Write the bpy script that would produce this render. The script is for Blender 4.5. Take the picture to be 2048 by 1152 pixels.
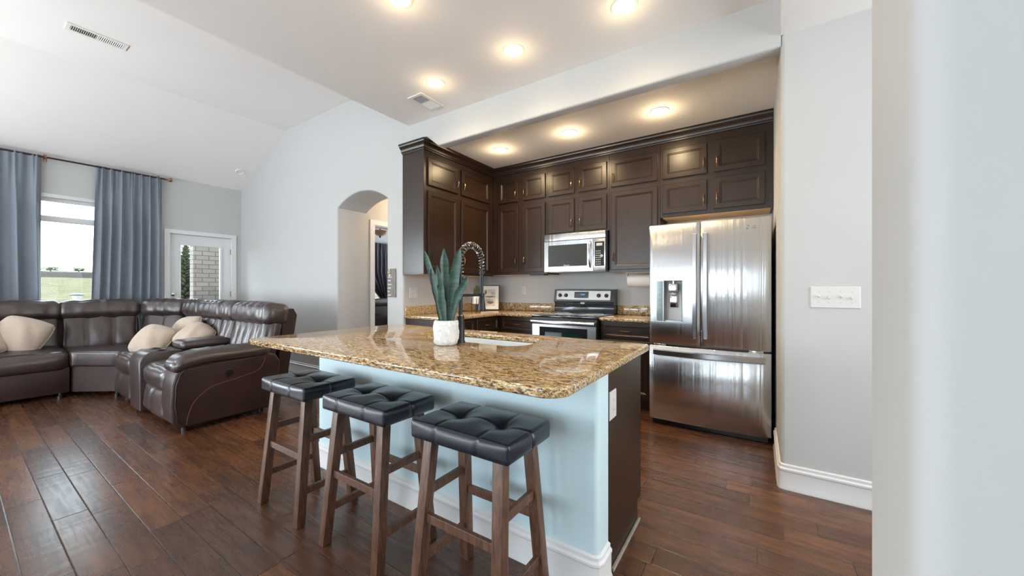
import bpy, bmesh, math, random
from mathutils import Vector, Matrix
random.seed(7)
PI = math.pi
for o in list(bpy.data.objects): bpy.data.objects.remove(o)
SC = bpy.context.scene
COL = SC.collection

# ------------------------------------------------------------------ camera
H = 1.22
cam = bpy.data.objects.new('camera', bpy.data.cameras.new('camera')); COL.objects.link(cam)
cam.location = (0, 0, H); cam.rotation_euler = (PI/2, 0, math.radians(33.35))
cam.data.sensor_width = 36; cam.data.lens = 746/2048*36; cam.data.clip_start = 0.02
SC.camera = cam
# ------------------------------------------------------------------ view
SC.view_settings.view_transform = 'Standard'; SC.view_settings.look = 'None'
SC.view_settings.exposure = 0.04; SC.view_settings.gamma = 1; SC.view_settings.use_curve_mapping = False
SC.cycles.max_bounces = 10; SC.cycles.diffuse_bounces = 6; SC.cycles.glossy_bounces = 4
SC.cycles.transparent_max_bounces = 12; SC.cycles.sample_clamp_indirect = 6
SC.cycles.caustics_reflective = False; SC.cycles.caustics_refractive = False
# ------------------------------------------------------------------ sky
W = bpy.data.worlds.new('sky'); SC.world = W; W.use_nodes = True
nt = W.node_tree; nt.nodes.clear()
wo = nt.nodes.new('ShaderNodeOutputWorld'); bg = nt.nodes.new('ShaderNodeBackground')
tc = nt.nodes.new('ShaderNodeTexCoord'); nz = nt.nodes.new('ShaderNodeTexNoise'); rp = nt.nodes.new('ShaderNodeValToRGB')
nz.inputs['Scale'].default_value = 2.2; nz.inputs['Detail'].default_value = 5
rp.color_ramp.elements[0].position = .38; rp.color_ramp.elements[0].color = (.62, .84, 1, 1)
rp.color_ramp.elements[1].position = .62; rp.color_ramp.elements[1].color = (.95, .98, 1, 1)
nt.links.new(tc.outputs['Generated'], nz.inputs['Vector']); nt.links.new(nz.outputs['Fac'], rp.inputs['Fac'])
nt.links.new(rp.outputs['Color'], bg.inputs['Color']); bg.inputs['Strength'].default_value = 7
nt.links.new(bg.outputs[0], wo.inputs[0])
# ------------------------------------------------------------------ sun and daylight at the windows out of frame, and added fill
def lamp(name, kind, loc, energy, color, rot=None, aim=None, **kw):
    d = bpy.data.lights.new(name, kind); d.energy = energy; d.color = color
    for k, v in kw.items(): setattr(d, k, v)
    o = bpy.data.objects.new(name, d); COL.objects.link(o); o.location = loc
    if aim is not None: o.rotation_euler = Vector(aim).to_track_quat('-Z', 'Y').to_euler()
    if rot: o.rotation_euler = rot
    return o
COOL_FILL = (.80, .93, 1.0); WARM = (1.0, .76, .44)
lamp('sun', 'SUN', (-20, 20, 30), 3.0, (1, .96, .88), aim=(-.35, -.5, -1.0), angle=.02)
# windows of the wall behind the camera, of the great room's outside wall; added fill for the hall and the bedroom
for wx, ww, we in ((-2.75, 1.1, 25), (-.80, 1.0, 19)):
    lamp('daylight_dining_window', 'AREA', (wx, -3.72, 1.45), we, (.88, .955, 1.0), aim=(0, 1, .25), shape='RECTANGLE', size=ww, size_y=1.9)
for wx in (-6.0, -4.4):
    lamp('daylight_great_room_window', 'AREA', (wx, -3.72, 0.92), 66, (.97, .965, 1.0), aim=(0, 1, 1.3), shape='RECTANGLE', size=1.35, size_y=1.4)
lamp('daylight_side_window', 'AREA', (-7.62, -1.95, 1.6), 165, (.86, .955, 1.0), aim=(1, 0, .55), shape='RECTANGLE', size=1.5, size_y=1.7)
lamp('daylight_entry_window', 'AREA', (1.7, -3.72, 1.6), 3, (.92, .96, 1), aim=(0, 1, .1), shape='RECTANGLE', size=1.1, size_y=1.8)
lamp('hall_fill', 'AREA', (2.52, 1.75, 1.6), 30, (1, .97, .93), aim=(-1, 0, .1), shape='RECTANGLE', size=1.2, size_y=1.8)  # unseen source, added to brighten the hall and the pier
lamp('bedroom_fill', 'AREA', (-6.1, 7.05, 1.55), 26, COOL_FILL, aim=(0, -1, 0), shape='RECTANGLE', size=1.4, size_y=1.5)  # unseen source, added to lift the dark bedroom

# ------------------------------------------------------------------ materials
def newmat(name):
    m = bpy.data.materials.new(name); m.use_nodes = True
    n = m.node_tree; n.nodes.clear()
    out = n.nodes.new('ShaderNodeOutputMaterial'); b = n.nodes.new('ShaderNodeBsdfPrincipled')
    n.links.new(b.outputs[0], out.inputs[0])
    return m, n, b
class NB:
    """small node builder"""
    def __init__(s, n): s.n = n
    def node(s, t, **kw):
        x = s.n.nodes.new(t)
        for k, v in kw.items():
            if k in x.inputs.keys() if False else False: pass
            setattr(x, k, v)
        return x
    def link(s, a, b): s.n.links.new(a, b)
    def obj(s): return s.node('ShaderNodeTexCoord').outputs['Object']
    def mapping(s, v, scale=(1, 1, 1), rot=(0, 0, 0), loc=(0, 0, 0)):
        m = s.node('ShaderNodeMapping'); m.inputs['Scale'].default_value = scale; m.inputs['Rotation'].default_value = rot; m.inputs['Location'].default_value = loc
        s.link(v, m.inputs['Vector']); return m.outputs[0]
    def noise(s, v, scale, detail=4, rough=.5, dist=0):
        x = s.node('ShaderNodeTexNoise'); x.inputs['Scale'].default_value = scale; x.inputs['Detail'].default_value = detail
        x.inputs['Roughness'].default_value = rough; x.inputs['Distortion'].default_value = dist
        s.link(v, x.inputs['Vector']); return x.outputs['Fac']
    def ramp(s, f, stops, interp='LINEAR'):
        r = s.node('ShaderNodeValToRGB'); cr = r.color_ramp; cr.interpolation = interp
        while len(cr.elements) > 1: cr.elements.remove(cr.elements[-1])
        cr.elements[0].position = stops[0][0]; cr.elements[0].color = (*stops[0][1], 1)
        for p, c in stops[1:]:
            e = cr.elements.new(p); e.color = (*c, 1)
        s.link(f, r.inputs['Fac']); return r.outputs['Color']
    def mix(s, f, a, b, mode='MIX'):
        x = s.node('ShaderNodeMix', data_type='RGBA', blend_type=mode)
        for k, v in ((0, f), (6, a), (7, b)):
            if hasattr(v, 'type') and hasattr(v, 'links'): s.link(v, x.inputs[k])
            else: x.inputs[k].default_value = v if k == 0 else (*v, 1)
        return x.outputs[2]
    def math(s, op, a, b=0.0, c=0.0):
        x = s.node('ShaderNodeMath', operation=op)
        for k, v in enumerate((a, b, c)):
            if hasattr(v, 'links'): s.link(v, x.inputs[k])
            else: x.inputs[k].default_value = v
        return x.outputs[0]
    def bump(s, h, b, strength=.3, dist=.01):
        x = s.node('ShaderNodeBump'); x.inputs['Strength'].default_value = strength; x.inputs['Distance'].default_value = dist
        s.link(h, x.inputs['Height']); s.link(x.outputs[0], b.inputs['Normal'])
def setp(b, **kw):
    for k, v in kw.items():
        i = b.inputs[k.replace('_', ' ')]
        i.default_value = (*v, 1) if isinstance(v, tuple) and len(v) == 3 else v
def simple(name, col, rough=.5, metal=0, noise=0, nscale=20, bump=0, bscale=200, stretch=(1, 1, 1), coat=0, spec=.5, sheen=0, transmission=0, emit=None, estr=1):
    m, n, b = newmat(name); k = NB(n)
    setp(b, Base_Color=col, Roughness=rough, Metallic=metal)
    b.inputs['Specular IOR Level'].default_value = spec
    if coat: b.inputs['Coat Weight'].default_value = coat; b.inputs['Coat Roughness'].default_value = .12
    if sheen: b.inputs['Sheen Weight'].default_value = sheen
    if transmission: b.inputs['Transmission Weight'].default_value = transmission
    v = k.mapping(k.obj(), stretch)
    if noise:
        f = k.noise(v, nscale, 5, .6)
        a = tuple(c*(1-noise) for c in col); d = tuple(min(1, c*(1+noise)) for c in col)
        k.link(k.ramp(f, [(.3, a), (.7, d)]), b.inputs['Base Color'])
    if bump: k.bump(k.noise(v, bscale, 3, .6), b, bump, .004)
    if emit: setp(b, Emission_Color=emit, Emission_Strength=estr)
    return m
MT = {}
MT['wall'] = simple('wall_paint', (.54, .54, .53), .65, noise=.012, nscale=3, bump=.08, bscale=140, spec=.3)
MT['ceiling'] = simple('ceiling_paint', (.87, .835, .805), .8, noise=.01, nscale=3, bump=.06, bscale=120, spec=.2)
MT['trim'] = simple('trim_white', (.76, .76, .76), .35)
MT['island_paint'] = simple('island_paint', (.60, .76, .81), .5, noise=.012, nscale=4, bump=.05, bscale=140)
MT['cab_under'] = simple('cabinet_underside_maple', (.72, .50, .27), .5, noise=.15, nscale=8, stretch=(1, 8, 8))
MT['bronze'] = simple('bronze', (.30, .17, .09), .28, 1)
MT['steel'] = None
MT['chrome'] = simple('chrome', (.75, .75, .76), .12, 1)
MT['black_metal'] = simple('matte_black_metal', (.02, .021, .024), .38, .3, spec=.5)
MT['black_plastic'] = simple('black_plastic', (.012, .012, .014), .3)
MT['black_gloss'] = simple('black_gloss_enamel', (.008, .009, .011), .07, coat=.6)
MT['black_enamel'] = simple('black_enamel', (.006, .006, .008), .45, spec=.15)
MT['dark_glass'] = simple('dark_glass', (.02, .024, .024), .04, spec=.9)
MT['oven_glass'] = simple('oven_glass', (.008, .035, .026), .05, spec=.9)
MT['white_plastic'] = simple('white_plastic', (.66, .645, .63), .3)
MT['grey_plastic'] = simple('grey_plastic', (.46, .47, .48), .35)
MT['ceramic'] = simple('white_ceramic', (.74, .74, .735), .22, noise=.03, nscale=12)
MT['sink'] = simple('sink_white_composite', (.72, .78, .82), .3)
MT['stool_leather'] = simple('stool_black_leather', (.009, .012, .023), .27, bump=.25, bscale=260, coat=.1, spec=.6)
MT['sofa_leather'] = simple('sofa_brown_leather', (.046, .030, .029), .30, noise=.25, nscale=6, bump=.35, bscale=90, spec=.8)
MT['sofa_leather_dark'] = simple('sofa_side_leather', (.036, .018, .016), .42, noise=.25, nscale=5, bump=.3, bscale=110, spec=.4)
MT['stitch'] = simple('tan_stitching', (.20, .07, .035), .6)
MT['cream'] = simple('cream_fabric', (.52, .43, .345), .9, noise=.06, nscale=30, bump=.35, bscale=350, sheen=.2)
MT['curtain'] = simple('grey_curtain', (.19, .22, .265), .62, noise=.10, nscale=5, bump=.2, bscale=400, stretch=(1, 1, .3), sheen=.3, spec=.4)
MT['plum_curtain'] = simple('plum_curtain', (.045, .038, .055), .7, noise=.15, nscale=6, sheen=.2)
MT['rod'] = simple('dark_bronze_rod', (.07, .03, .025), .35, .7)
MT['copper'] = simple('copper_finial', (.33, .16, .11), .35, .8)
MT['foliage'] = simple('foliage', (.075, .10, .035), .8, noise=.5, nscale=12)
MT['soil'] = simple('soil', (.05, .035, .025), .95, noise=.4, nscale=60)
MT['paper'] = simple('paper_towel', (.83, .81, .79), .9, bump=.2, bscale=180)
MT['weathered'] = simple('weathered_board', (.23, .215, .20), .8, noise=.3, nscale=14, stretch=(6, 6, 1))
MT['white_paint'] = simple('white_lettering', (.82, .81, .80), .6)
MT['mat_board'] = simple('mat_board', (.80, .79, .76), .8)
MT['ink'] = simple('grey_ink', (.16, .155, .15), .8)
MT['ink_mid'] = simple('mid_grey_ink', (.42, .41, .39), .8)
MT['amber_glass'] = simple('amber_glass_bowl', (.62, .36, .24), .3)
MT['lcd'] = simple('display_screen', (.06, .085, .10), .15)
MT['button'] = simple('button_grey', (.45, .46, .47), .5)
MT['gold_wood'] = simple('painted_wood_ornament', (.52, .36, .2), .7)
MT['toe'] = simple('threshold_strip', (.34, .30, .25), .6, noise=.2, nscale=20)
MT['asphalt'] = simple('grey_road', (.075, .066, .062), .9, spec=0)
MT['lamp_glow'] = simple('lamp_lens', (1, .9, .7), .4, emit=(1, .80, .50), estr=7)
MT['lamp_baffle'] = simple('lamp_trim', (.85, .82, .76), .4)
MT['vent'] = simple('vent_white', (.80, .78, .74), .45)
MT['vent_dark'] = simple('vent_shadow', (.10, .10, .09), .8)

def granite(name='granite'):
    m, n, b = newmat(name); k = NB(n); v = k.obj()
    v1 = k.mapping(v, (.42, 1.6, 1.35), (0, 0, .06))
    f1 = k.noise(v1, 92, 7, .80, .3)
    c1 = k.ramp(f1, [(.385, (.010, .008, .009)), (.44, (.085, .045, .025)), (.475, (.35, .20, .075)), (.525, (.60, .40, .175)), (.575, (.75, .58, .35)), (.64, (.82, .73, .57))])
    f2 = k.noise(k.mapping(v, (.8, 1.3, 1.2), (0, 0, .3), (3, 2, 1)), 20, 6, .72, .5)
    grey = k.ramp(f1, [(.38, (.015, .015, .018)), (.46, (.22, .21, .21)), (.53, (.58, .54, .49)), (.62, (.76, .72, .65))])
    c2 = k.mix(k.ramp(f2, [(.51, (0, 0, 0)), (.70, (1, 1, 1))]), c1, grey)
    f3 = k.noise(k.mapping(v, (.5, 1.7, 1.4), (0, 0, .1), (7, 1, 4)), 190, 4, .8)
    dark = k.ramp(f3, [(.37, (1, 1, 1)), (.44, (0, 0, 0))])
    c3 = k.mix(dark, c2, (.03, .022, .02))
    k.link(c3, b.inputs['Base Color'])
    setp(b, Roughness=.075); b.inputs['Specular IOR Level'].default_value = .6
    return m
MT['granite'] = granite()

def wood_floor():
    m, n, b = newmat('hand_scraped_floor'); k = NB(n); v = k.obj()
    s = k.node('ShaderNodeSeparateXYZ'); k.link(v, s.inputs[0]); x, y = s.outputs[0], s.outputs[1]
    ry = k.math('DIVIDE', k.math('ADD', y, 20.045), .128); row = k.math('FLOOR', ry); fy = k.math('FRACT', ry)
    wn = k.node('ShaderNodeTexWhiteNoise', noise_dimensions='1D'); k.link(row, wn.inputs['W'])
    ln = k.math('ADD', k.math('MULTIPLY', wn.outputs['Value'], .35), .70)
    u = k.math('DIVIDE', k.math('ADD', x, k.math('MULTIPLY', wn.outputs['Value'], 9.7)), ln)
    u = k.math('ADD', u, 40.0)
    iu = k.math('FLOOR', u); fu = k.math('FRACT', u)
    cb = k.node('ShaderNodeCombineXYZ'); k.link(iu, cb.inputs[0]); k.link(row, cb.inputs[1])
    w2 = k.node('ShaderNodeTexWhiteNoise', noise_dimensions='2D'); k.link(cb.outputs[0], w2.inputs['Vector'])
    rnd = w2.outputs['Value']
    # grain, shifted per plank
    off = k.node('ShaderNodeCombineXYZ'); k.link(k.math('MULTIPLY', rnd, 31.0), off.inputs[0]); k.link(k.math('MULTIPLY', rnd, 17.0), off.inputs[1])
    va = k.node('ShaderNodeVectorMath', operation='ADD'); k.link(v, va.inputs[0]); k.link(off.outputs[0], va.inputs[1])
    g = k.noise(k.mapping(va.outputs[0], (1.0, 10, 1)), 3.6, 7, .6, .35)
    blotch = k.noise(k.mapping(va.outputs[0], (1.0, 3.2, 1)), 3.0, 2, .5, .3)
    base = k.ramp(g, [(.28, (.066, .028, .015)), (.50, (.108, .046, .022)), (.72, (.150, .066, .031))])
    tone = k.ramp(rnd, [(0, (.66, .63, .64)), (.5, (.98, .96, .95)), (1, (1.38, 1.30, 1.22))])
    col = k.mix(1.0, base, tone, 'MULTIPLY')
    col = k.mix(k.ramp(blotch, [(.26, (.5, .5, .5)), (.56, (0, 0, 0))]), col, (.032, .018, .014))
    # seams
    ey = k.math('MINIMUM', fy, k.math('SUBTRACT', 1.0, fy)); ey = k.math('MULTIPLY', ey, .128)
    eu = k.math('MULTIPLY', k.math('MINIMUM', fu, k.math('SUBTRACT', 1.0, fu)), ln)
    e = k.math('MINIMUM', ey, eu)
    seam = k.math('SMOOTH_MIN', k.math('DIVIDE', e, .0035), 1.0, .3)
    seamc = k.math('LESS_THAN', e, .0014)
    col = k.mix(seamc, col, (.016, .009, .007))
    k.link(col, b.inputs['Base Color'])
    # scraped ripples run across each plank
    rip = k.noise(k.mapping(va.outputs[0], (13, 2.0, 1)), 1.4, 1, .4, .4)
    hgt = k.math('ADD', k.math('MULTIPLY', rip, .8), k.math('MULTIPLY', seam, .5))
    k.bump(hgt, b, .32, .0045)
    k.link(k.ramp(g, [(.3, (.30, .30, .30)), (.7, (.24, .24, .24))]), b.inputs['Roughness'])
    b.inputs['Specular IOR Level'].default_value = .62
    return m
MT['floor'] = wood_floor()

def cabinet():
    m, n, b = newmat('espresso_cabinet'); k = NB(n); v = k.obj()
    g = k.noise(k.mapping(v, (7, 7, 1.1)), 5, 6, .6, .3)
    bl = k.noise(v, 3.0, 4, .6)
    c = k.ramp(g, [(.3, (.015, .0072, .0042)), (.7, (.028, .0135, .0075))])
    c = k.mix(k.ramp(bl, [(.35, (0, 0, 0)), (.7, (.5, .5, .5))]), c, (.036, .017, .009))
    k.link(c, b.inputs['Base Color']); setp(b, Roughness=.30); b.inputs['Specular IOR Level'].default_value = .55
    k.bump(g, b, .05, .002)
    return m
MT['cabinet'] = cabinet()

def stool_wood():
    m, n, b = newmat('stool_walnut'); k = NB(n); v = k.obj()
    g = k.noise(k.mapping(v, (22, 22, 2.0)), 4, 7, .7, .4)
    c = k.ramp(g, [(.3, (.036, .017, .011)), (.48, (.100, .046, .026)), (.7, (.185, .095, .056))])
    k.link(c, b.inputs['Base Color']); setp(b, Roughness=.38); k.bump(g, b, .25, .003)
    return m
MT['stool_wood'] = stool_wood()
def steel(name, col, st, rough):
    m, n, b = newmat(name); k = NB(n); v = k.obj()
    g = k.noise(k.mapping(v, st), 1, 3, .6)
    r = k.noise(k.mapping(v, (13, 13, .22)), 1.2, 2, .5, .8)
    k.link(k.ramp(g, [(.3, tuple(c*.93 for c in col)), (.7, col)]), b.inputs['Base Color'])
    setp(b, Metallic=1.0, Roughness=rough); b.inputs['Anisotropic'].default_value = .75
    h = k.math('ADD', k.math('MULTIPLY', g, .012), r)
    k.bump(h, b, .5, .012)
    return m
MT['steel'] = steel('brushed_stainless', (.68, .68, .69), (3, 3, 900), .27)
MT['steel_plain'] = simple('satin_stainless', (.52, .53, .54), .30, 1)
MT['steel_v'] = simple('handle_stainless', (.62, .62, .63), .22, 1)
def leafmat():
    m, n, b = newmat('snake_plant_leaf'); k = NB(n); v = k.obj()
    g = k.noise(k.mapping(v, (10, 10, 40)), 2, 5, .6, .6)
    k.link(k.ramp(g, [(.3, (.007, .030, .020)), (.52, (.019, .068, .044)), (.75, (.055, .145, .090))]), b.inputs['Base Color'])
    setp(b, Roughness=.36); k.bump(g, b, .1, .003); return m
MT['leaf'] = leafmat()
def grassmat():
    m, n, b = newmat('dry_grass_field'); k = NB(n); v = k.obj()
    g = k.noise(v, .35, 8, .7); c = k.ramp(g, [(.3, (.080, .070, .040)), (.5, (.118, .107, .070)), (.7, (.155, .142, .100))])
    k.link(c, b.inputs['Base Color']); setp(b, Roughness=.95); b.inputs['Specular IOR Level'].default_value = 0; return m
MT['grass'] = grassmat()
def stonemat():
    m, n, b = newmat('pale_stone_veneer'); k = NB(n); v = k.obj()
    br = k.node('ShaderNodeTexBrick', offset=.5); sx_ = k.node('ShaderNodeSeparateXYZ'); k.link(v, sx_.inputs[0]); cb = k.node('ShaderNodeCombineXYZ'); k.link(k.math('ADD', sx_.outputs[0], sx_.outputs[1]), cb.inputs[0]); k.link(sx_.outputs[2], cb.inputs[1]); k.link(cb.outputs[0], br.inputs['Vector'])
    for a, val in (('Scale', 1), ('Brick Width', .19), ('Row Height', .078), ('Mortar Size', .006)): br.inputs[a].default_value = val
    br.inputs['Color1'].default_value = (.34, .285, .262, 1); br.inputs['Color2'].default_value = (.28, .238, .22, 1); br.inputs['Mortar'].default_value = (.15, .12, .108, 1)
    k.link(br.outputs['Color'], b.inputs['Base Color']); setp(b, Roughness=.9)
    k.bump(k.math('ADD', br.outputs['Fac'], k.noise(v, 14, 4, .6)), b, .4, .01); return m
MT['stone'] = stonemat()
def glassmat():
    m, n, b = newmat('window_glass'); n.nodes.remove(b); k = NB(n)
    t = k.node('ShaderNodeBsdfTransparent'); g = k.node('ShaderNodeBsdfGlossy'); g.inputs['Roughness'].default_value = .02
    f = k.node('ShaderNodeFresnel'); f.inputs['IOR'].default_value = 1.15; mx = k.node('ShaderNodeMixShader')
    t.inputs['Color'].default_value = (.95, .98, .98, 1)
    k.link(f.outputs[0], mx.inputs[0]); k.link(t.outputs[0], mx.inputs[1]); k.link(g.outputs[0], mx.inputs[2])
    k.link(mx.outputs[0], n.nodes['Material Output'].inputs[0]); return m
MT['glass'] = glassmat()

# ------------------------------------------------------------------ mesh helpers
class M:
    def __init__(s): s.bm = bmesh.new()
    def box(s, x0, x1, y0, y1, z0, z1, bev=0, seg=2, mat=None):
        b = s.bm
        vs = [b.verts.new(p) for p in ((x0,y0,z0),(x1,y0,z0),(x1,y1,z0),(x0,y1,z0),(x0,y0,z1),(x1,y0,z1),(x1,y1,z1),(x0,y1,z1))]
        fs = [b.faces.new([vs[i] for i in f]) for f in ((3,2,1,0),(4,5,6,7),(0,1,5,4),(1,2,6,5),(2,3,7,6),(3,0,4,7))]
        new = vs
        if bev > 0:
            es = list({e for f in fs for e in f.edges})
            r = bmesh.ops.bevel(b, geom=es, offset=bev, segments=seg, profile=.5, affect='EDGES')
            new = list({v for f in r['faces'] for v in f.verts} | {v for v in vs if v.is_valid})
        if mat is not None:
            for v in new:
                if v.is_valid: v.co = mat @ v.co
        return s
    def bar(s, p0, p1, a, b_, up=(0, 0, 1), bev=0):
        p0, p1 = Vector(p0), Vector(p1); d = p1 - p0; L = d.length; z = d.normalized()
        u = Vector(up)
        if abs(u.dot(z)) > .98: u = Vector((1, 0, 0))
        x = u.cross(z).normalized(); y = z.cross(x)
        m = Matrix((x, y, z)).transposed().to_4x4(); m.translation = p0
        return s.box(-a/2, a/2, -b_/2, b_/2, 0, L, bev, 1, m)
    def tube(s, pts, r, seg=10, closed=False, caps=True):
        pts = [Vector(p) for p in pts]; n = len(pts); b = s.bm
        rr = r if isinstance(r, (list, tuple)) else [r]*n
        rings = []; prev = None
        for i, p in enumerate(pts):
            if closed: t = pts[(i+1) % n] - pts[i-1]
            else: t = pts[min(i+1, n-1)] - pts[max(i-1, 0)]
            t.normalize()
            if prev is None:
                a = Vector((0, 0, 1)) if abs(t.z) < .9 else Vector((1, 0, 0))
                x = a.cross(t).normalized()
            else: x = (prev - t*prev.dot(t)).normalized()
            prev = x; y = t.cross(x)
            rings.append([b.verts.new(p + (x*math.cos(2*PI*k/seg) + y*math.sin(2*PI*k/seg))*rr[i]) for k in range(seg)])
        for i in range(n if closed else n-1):
            A, B = rings[i], rings[(i+1) % n]
            for k in range(seg): b.faces.new((A[k], A[(k+1) % seg], B[(k+1) % seg], B[k]))
        if caps and not closed:
            b.faces.new(rings[0][::-1]); b.faces.new(rings[-1])
        return s
    def cyl(s, p0, p1, r, seg=20): return s.tube([p0, p1], r, seg)
    def lathe(s, prof, c=(0, 0, 0), seg=28, mat=None, mod=None):
        b = s.bm; rings = []
        for r, z in prof:
            ring = []
            for k in range(seg):
                a = 2*PI*k/seg; q = r if mod is None else mod(r, z, a)
                p = Vector((q*math.cos(a), q*math.sin(a), z))
                p = (mat @ p) if mat else p
                ring.append(b.verts.new(p + Vector(c)))
            rings.append(ring)
        for A, B in zip(rings, rings[1:]):
            for k in range(seg): b.faces.new((A[k], A[(k+1) % seg], B[(k+1) % seg], B[k]))
        b.faces.new(rings[0][::-1]); b.faces.new(rings[-1])
        return s
    def prism(s, poly, plane, a, b_):
        """polygon in 'xy','xz' or 'yz' swept from a to b_ on the third axis"""
        f = {'xy': lambda p, t: (p[0], p[1], t), 'xz': lambda p, t: (p[0], t, p[1]), 'yz': lambda p, t: (t, p[0], p[1])}[plane]
        b = s.bm; A = [b.verts.new(f(p, a)) for p in poly]; B = [b.verts.new(f(p, b_)) for p in poly]
        n = len(poly)
        fs = [b.faces.new(A), b.faces.new(B[::-1])]
        for i in range(n): fs.append(b.faces.new((A[i], B[i], B[(i+1) % n], A[(i+1) % n])))
        bmesh.ops.recalc_face_normals(b, faces=fs)
        return A, B
    def sweep(s, prof, path, closed=False):
        """profile (offset to the left of travel, z) along an xy path with mitred corners"""
        b = s.bm; P = [Vector((p[0], p[1], 0)) for p in path]; n = len(P); rings = []
        for i, p in enumerate(P):
            d0 = (P[i]-P[i-1]).normalized() if i > 0 else None
            d1 = (P[i+1]-P[i]).normalized() if i < n-1 else None
            d0 = d0 or d1; d1 = d1 or d0
            n0 = Vector((-d0.y, d0.x, 0)); n1 = Vector((-d1.y, d1.x, 0)); mt = (n0+n1); mt = mt/ (mt.dot(n0)) if mt.length > 1e-6 else n0
            rings.append([b.verts.new(p + mt*o + Vector((0, 0, z))) for o, z in prof])
        fs = []; m = len(prof)
        for A, B in zip(rings, rings[1:]):
            for k in range(m): fs.append(b.faces.new((A[k], A[(k+1) % m], B[(k+1) % m], B[k])))
        fs.append(b.faces.new(rings[0])); fs.append(b.faces.new(rings[-1][::-1]))
        bmesh.ops.recalc_face_normals(b, faces=fs)
        return s
    def panel(s, o, u, v, n, w, h, rings, back=0.0):
        """framed board: rings (inset, height) from the outer back edge inwards, closed by the last ring"""
        o, u, v, n = Vector(o), Vector(u), Vector(v), Vector(n); b = s.bm; R = []
        for ins, d in rings:
            R.append([b.verts.new(o + u*a + v*c + n*d) for a, c in ((ins, ins), (w-ins, ins), (w-ins, h-ins), (ins, h-ins))])
        fs = [b.faces.new(R[0])]
        for A, B in zip(R, R[1:]):
            for k in range(4): fs.append(b.faces.new((A[k], A[(k+1) % 4], B[(k+1) % 4], B[k])))
        fs.append(b.faces.new(R[-1]))
        bmesh.ops.recalc_face_normals(b, faces=fs)
        return s
    def cells(s, plane, a, b_, us, vs, holes):
        """wall in a plane ('yz' or 'xz', or 'xy') between a and b_ with rectangular holes (u0,u1,v0,v1)"""
        U = sorted(set(us) | {q for h in holes for q in h[:2]}); V = sorted(set(vs) | {q for h in holes for q in h[2:]})
        U = [q for q in U if us[0] <= q <= us[-1]]; V = [q for q in V if vs[0] <= q <= vs[-1]]
        f = {'xy': lambda u, v, t: (u, v, t), 'xz': lambda u, v, t: (u, t, v), 'yz': lambda u, v, t: (t, u, v)}[plane]
        def solid(i, j):
            if not (0 <= i < len(U)-1 and 0 <= j < len(V)-1): return False
            cu, cv = (U[i]+U[i+1])/2, (V[j]+V[j+1])/2
            return not any(h[0] < cu < h[1] and h[2] < cv < h[3] for h in holes)
        b = s.bm; fs = []; vc = {}
        def vert(i, j, t):
            k = (i, j, t)
            if k not in vc: vc[k] = b.verts.new(f(U[i], V[j], t))
            return vc[k]
        for i in range(len(U)-1):
            for j in range(len(V)-1):
                if not solid(i, j): continue
                q = [(i, j), (i+1, j), (i+1, j+1), (i, j+1)]
                fs.append(b.faces.new([vert(*p, a) for p in q])); fs.append(b.faces.new([vert(*p, b_) for p in q[::-1]]))
                for (p, r, nb) in ((q[0], q[1], (i, j-1)), (q[1], q[2], (i+1, j)), (q[2], q[3], (i, j+1)), (q[3], q[0], (i-1, j))):
                    if not solid(*nb): fs.append(b.faces.new((vert(*p, a), vert(*r, a), vert(*r, b_), vert(*p, b_))))
        bmesh.ops.recalc_face_normals(b, faces=fs)
        return s
    def cushion(s, c, size, r=.05, puff=.03, mat=None, n=(10, 10, 6), fn=None):
        """soft rounded block; fn(p, q) may push a vertex further (q in -1..1)"""
        sx, sy, sz = (q/2 for q in size); b = s.bm; vc = {}
        def vert(i, j, k):
            key = (i, j, k)
            if key in vc: return vc[key]
            q = Vector((2*i/n[0]-1, 2*j/n[1]-1, 2*k/n[2]-1))
            # cluster towards the edges for a clean round
            e = Vector([math.sin(t*PI/2) for t in q])
            p = Vector((e.x*sx, e.y*sy, e.z*sz))
            rr = min(r, sx*.98, sy*.98, sz*.98)
            inner = Vector((max(-sx+rr, min(sx-rr, p.x)), max(-sy+rr, min(sy-rr, p.y)), max(-sz+rr, min(sz-rr, p.z))))
            d = p - inner
            if d.length > 1e-9: p = inner + d.normalized()*rr
            fx, fy, fz = (1-e.x**2), (1-e.y**2), (1-e.z**2)
            p += Vector((math.copysign(puff, e.x)*fy*fz*(abs(e.x) > .7), math.copysign(puff, e.y)*fx*fz*(abs(e.y) > .7), math.copysign(puff, e.z)*fx*fy*(abs(e.z) > .7)))
            if fn: p = fn(p, e)
            p = Vector(p)
            if mat: p = mat @ p
            vc[key] = b.verts.new(p + Vector(c)); return vc[key]
        fs = []
        def quad(*ks): fs.append(b.faces.new([vert(*k) for k in ks]))
        a, d, e = n
        for i in range(a):
            for j in range(d):
                quad((i, j, 0), (i, j+1, 0), (i+1, j+1, 0), (i+1, j, 0)); quad((i, j, e), (i+1, j, e), (i+1, j+1, e), (i, j+1, e))
        for i in range(a):
            for k in range(e):
                quad((i, 0, k), (i+1, 0, k), (i+1, 0, k+1), (i, 0, k+1)); quad((i, d, k), (i, d, k+1), (i+1, d, k+1), (i+1, d, k))
        for j in range(d):
            for k in range(e):
                quad((0, j, k), (0, j, k+1), (0, j+1, k+1), (0, j+1, k)); quad((a, j, k), (a, j+1, k), (a, j+1, k+1), (a, j, k+1))
        return s
    def sphere(s, c, r, seg=16, sc=(1, 1, 1)):
        prof = [(max(1e-4, r*math.sin(PI*i/seg)), -r*math.cos(PI*i/seg)*sc[2]) for i in range(seg+1)]
        return s.lathe(prof, c, seg)
LOC = {}
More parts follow.
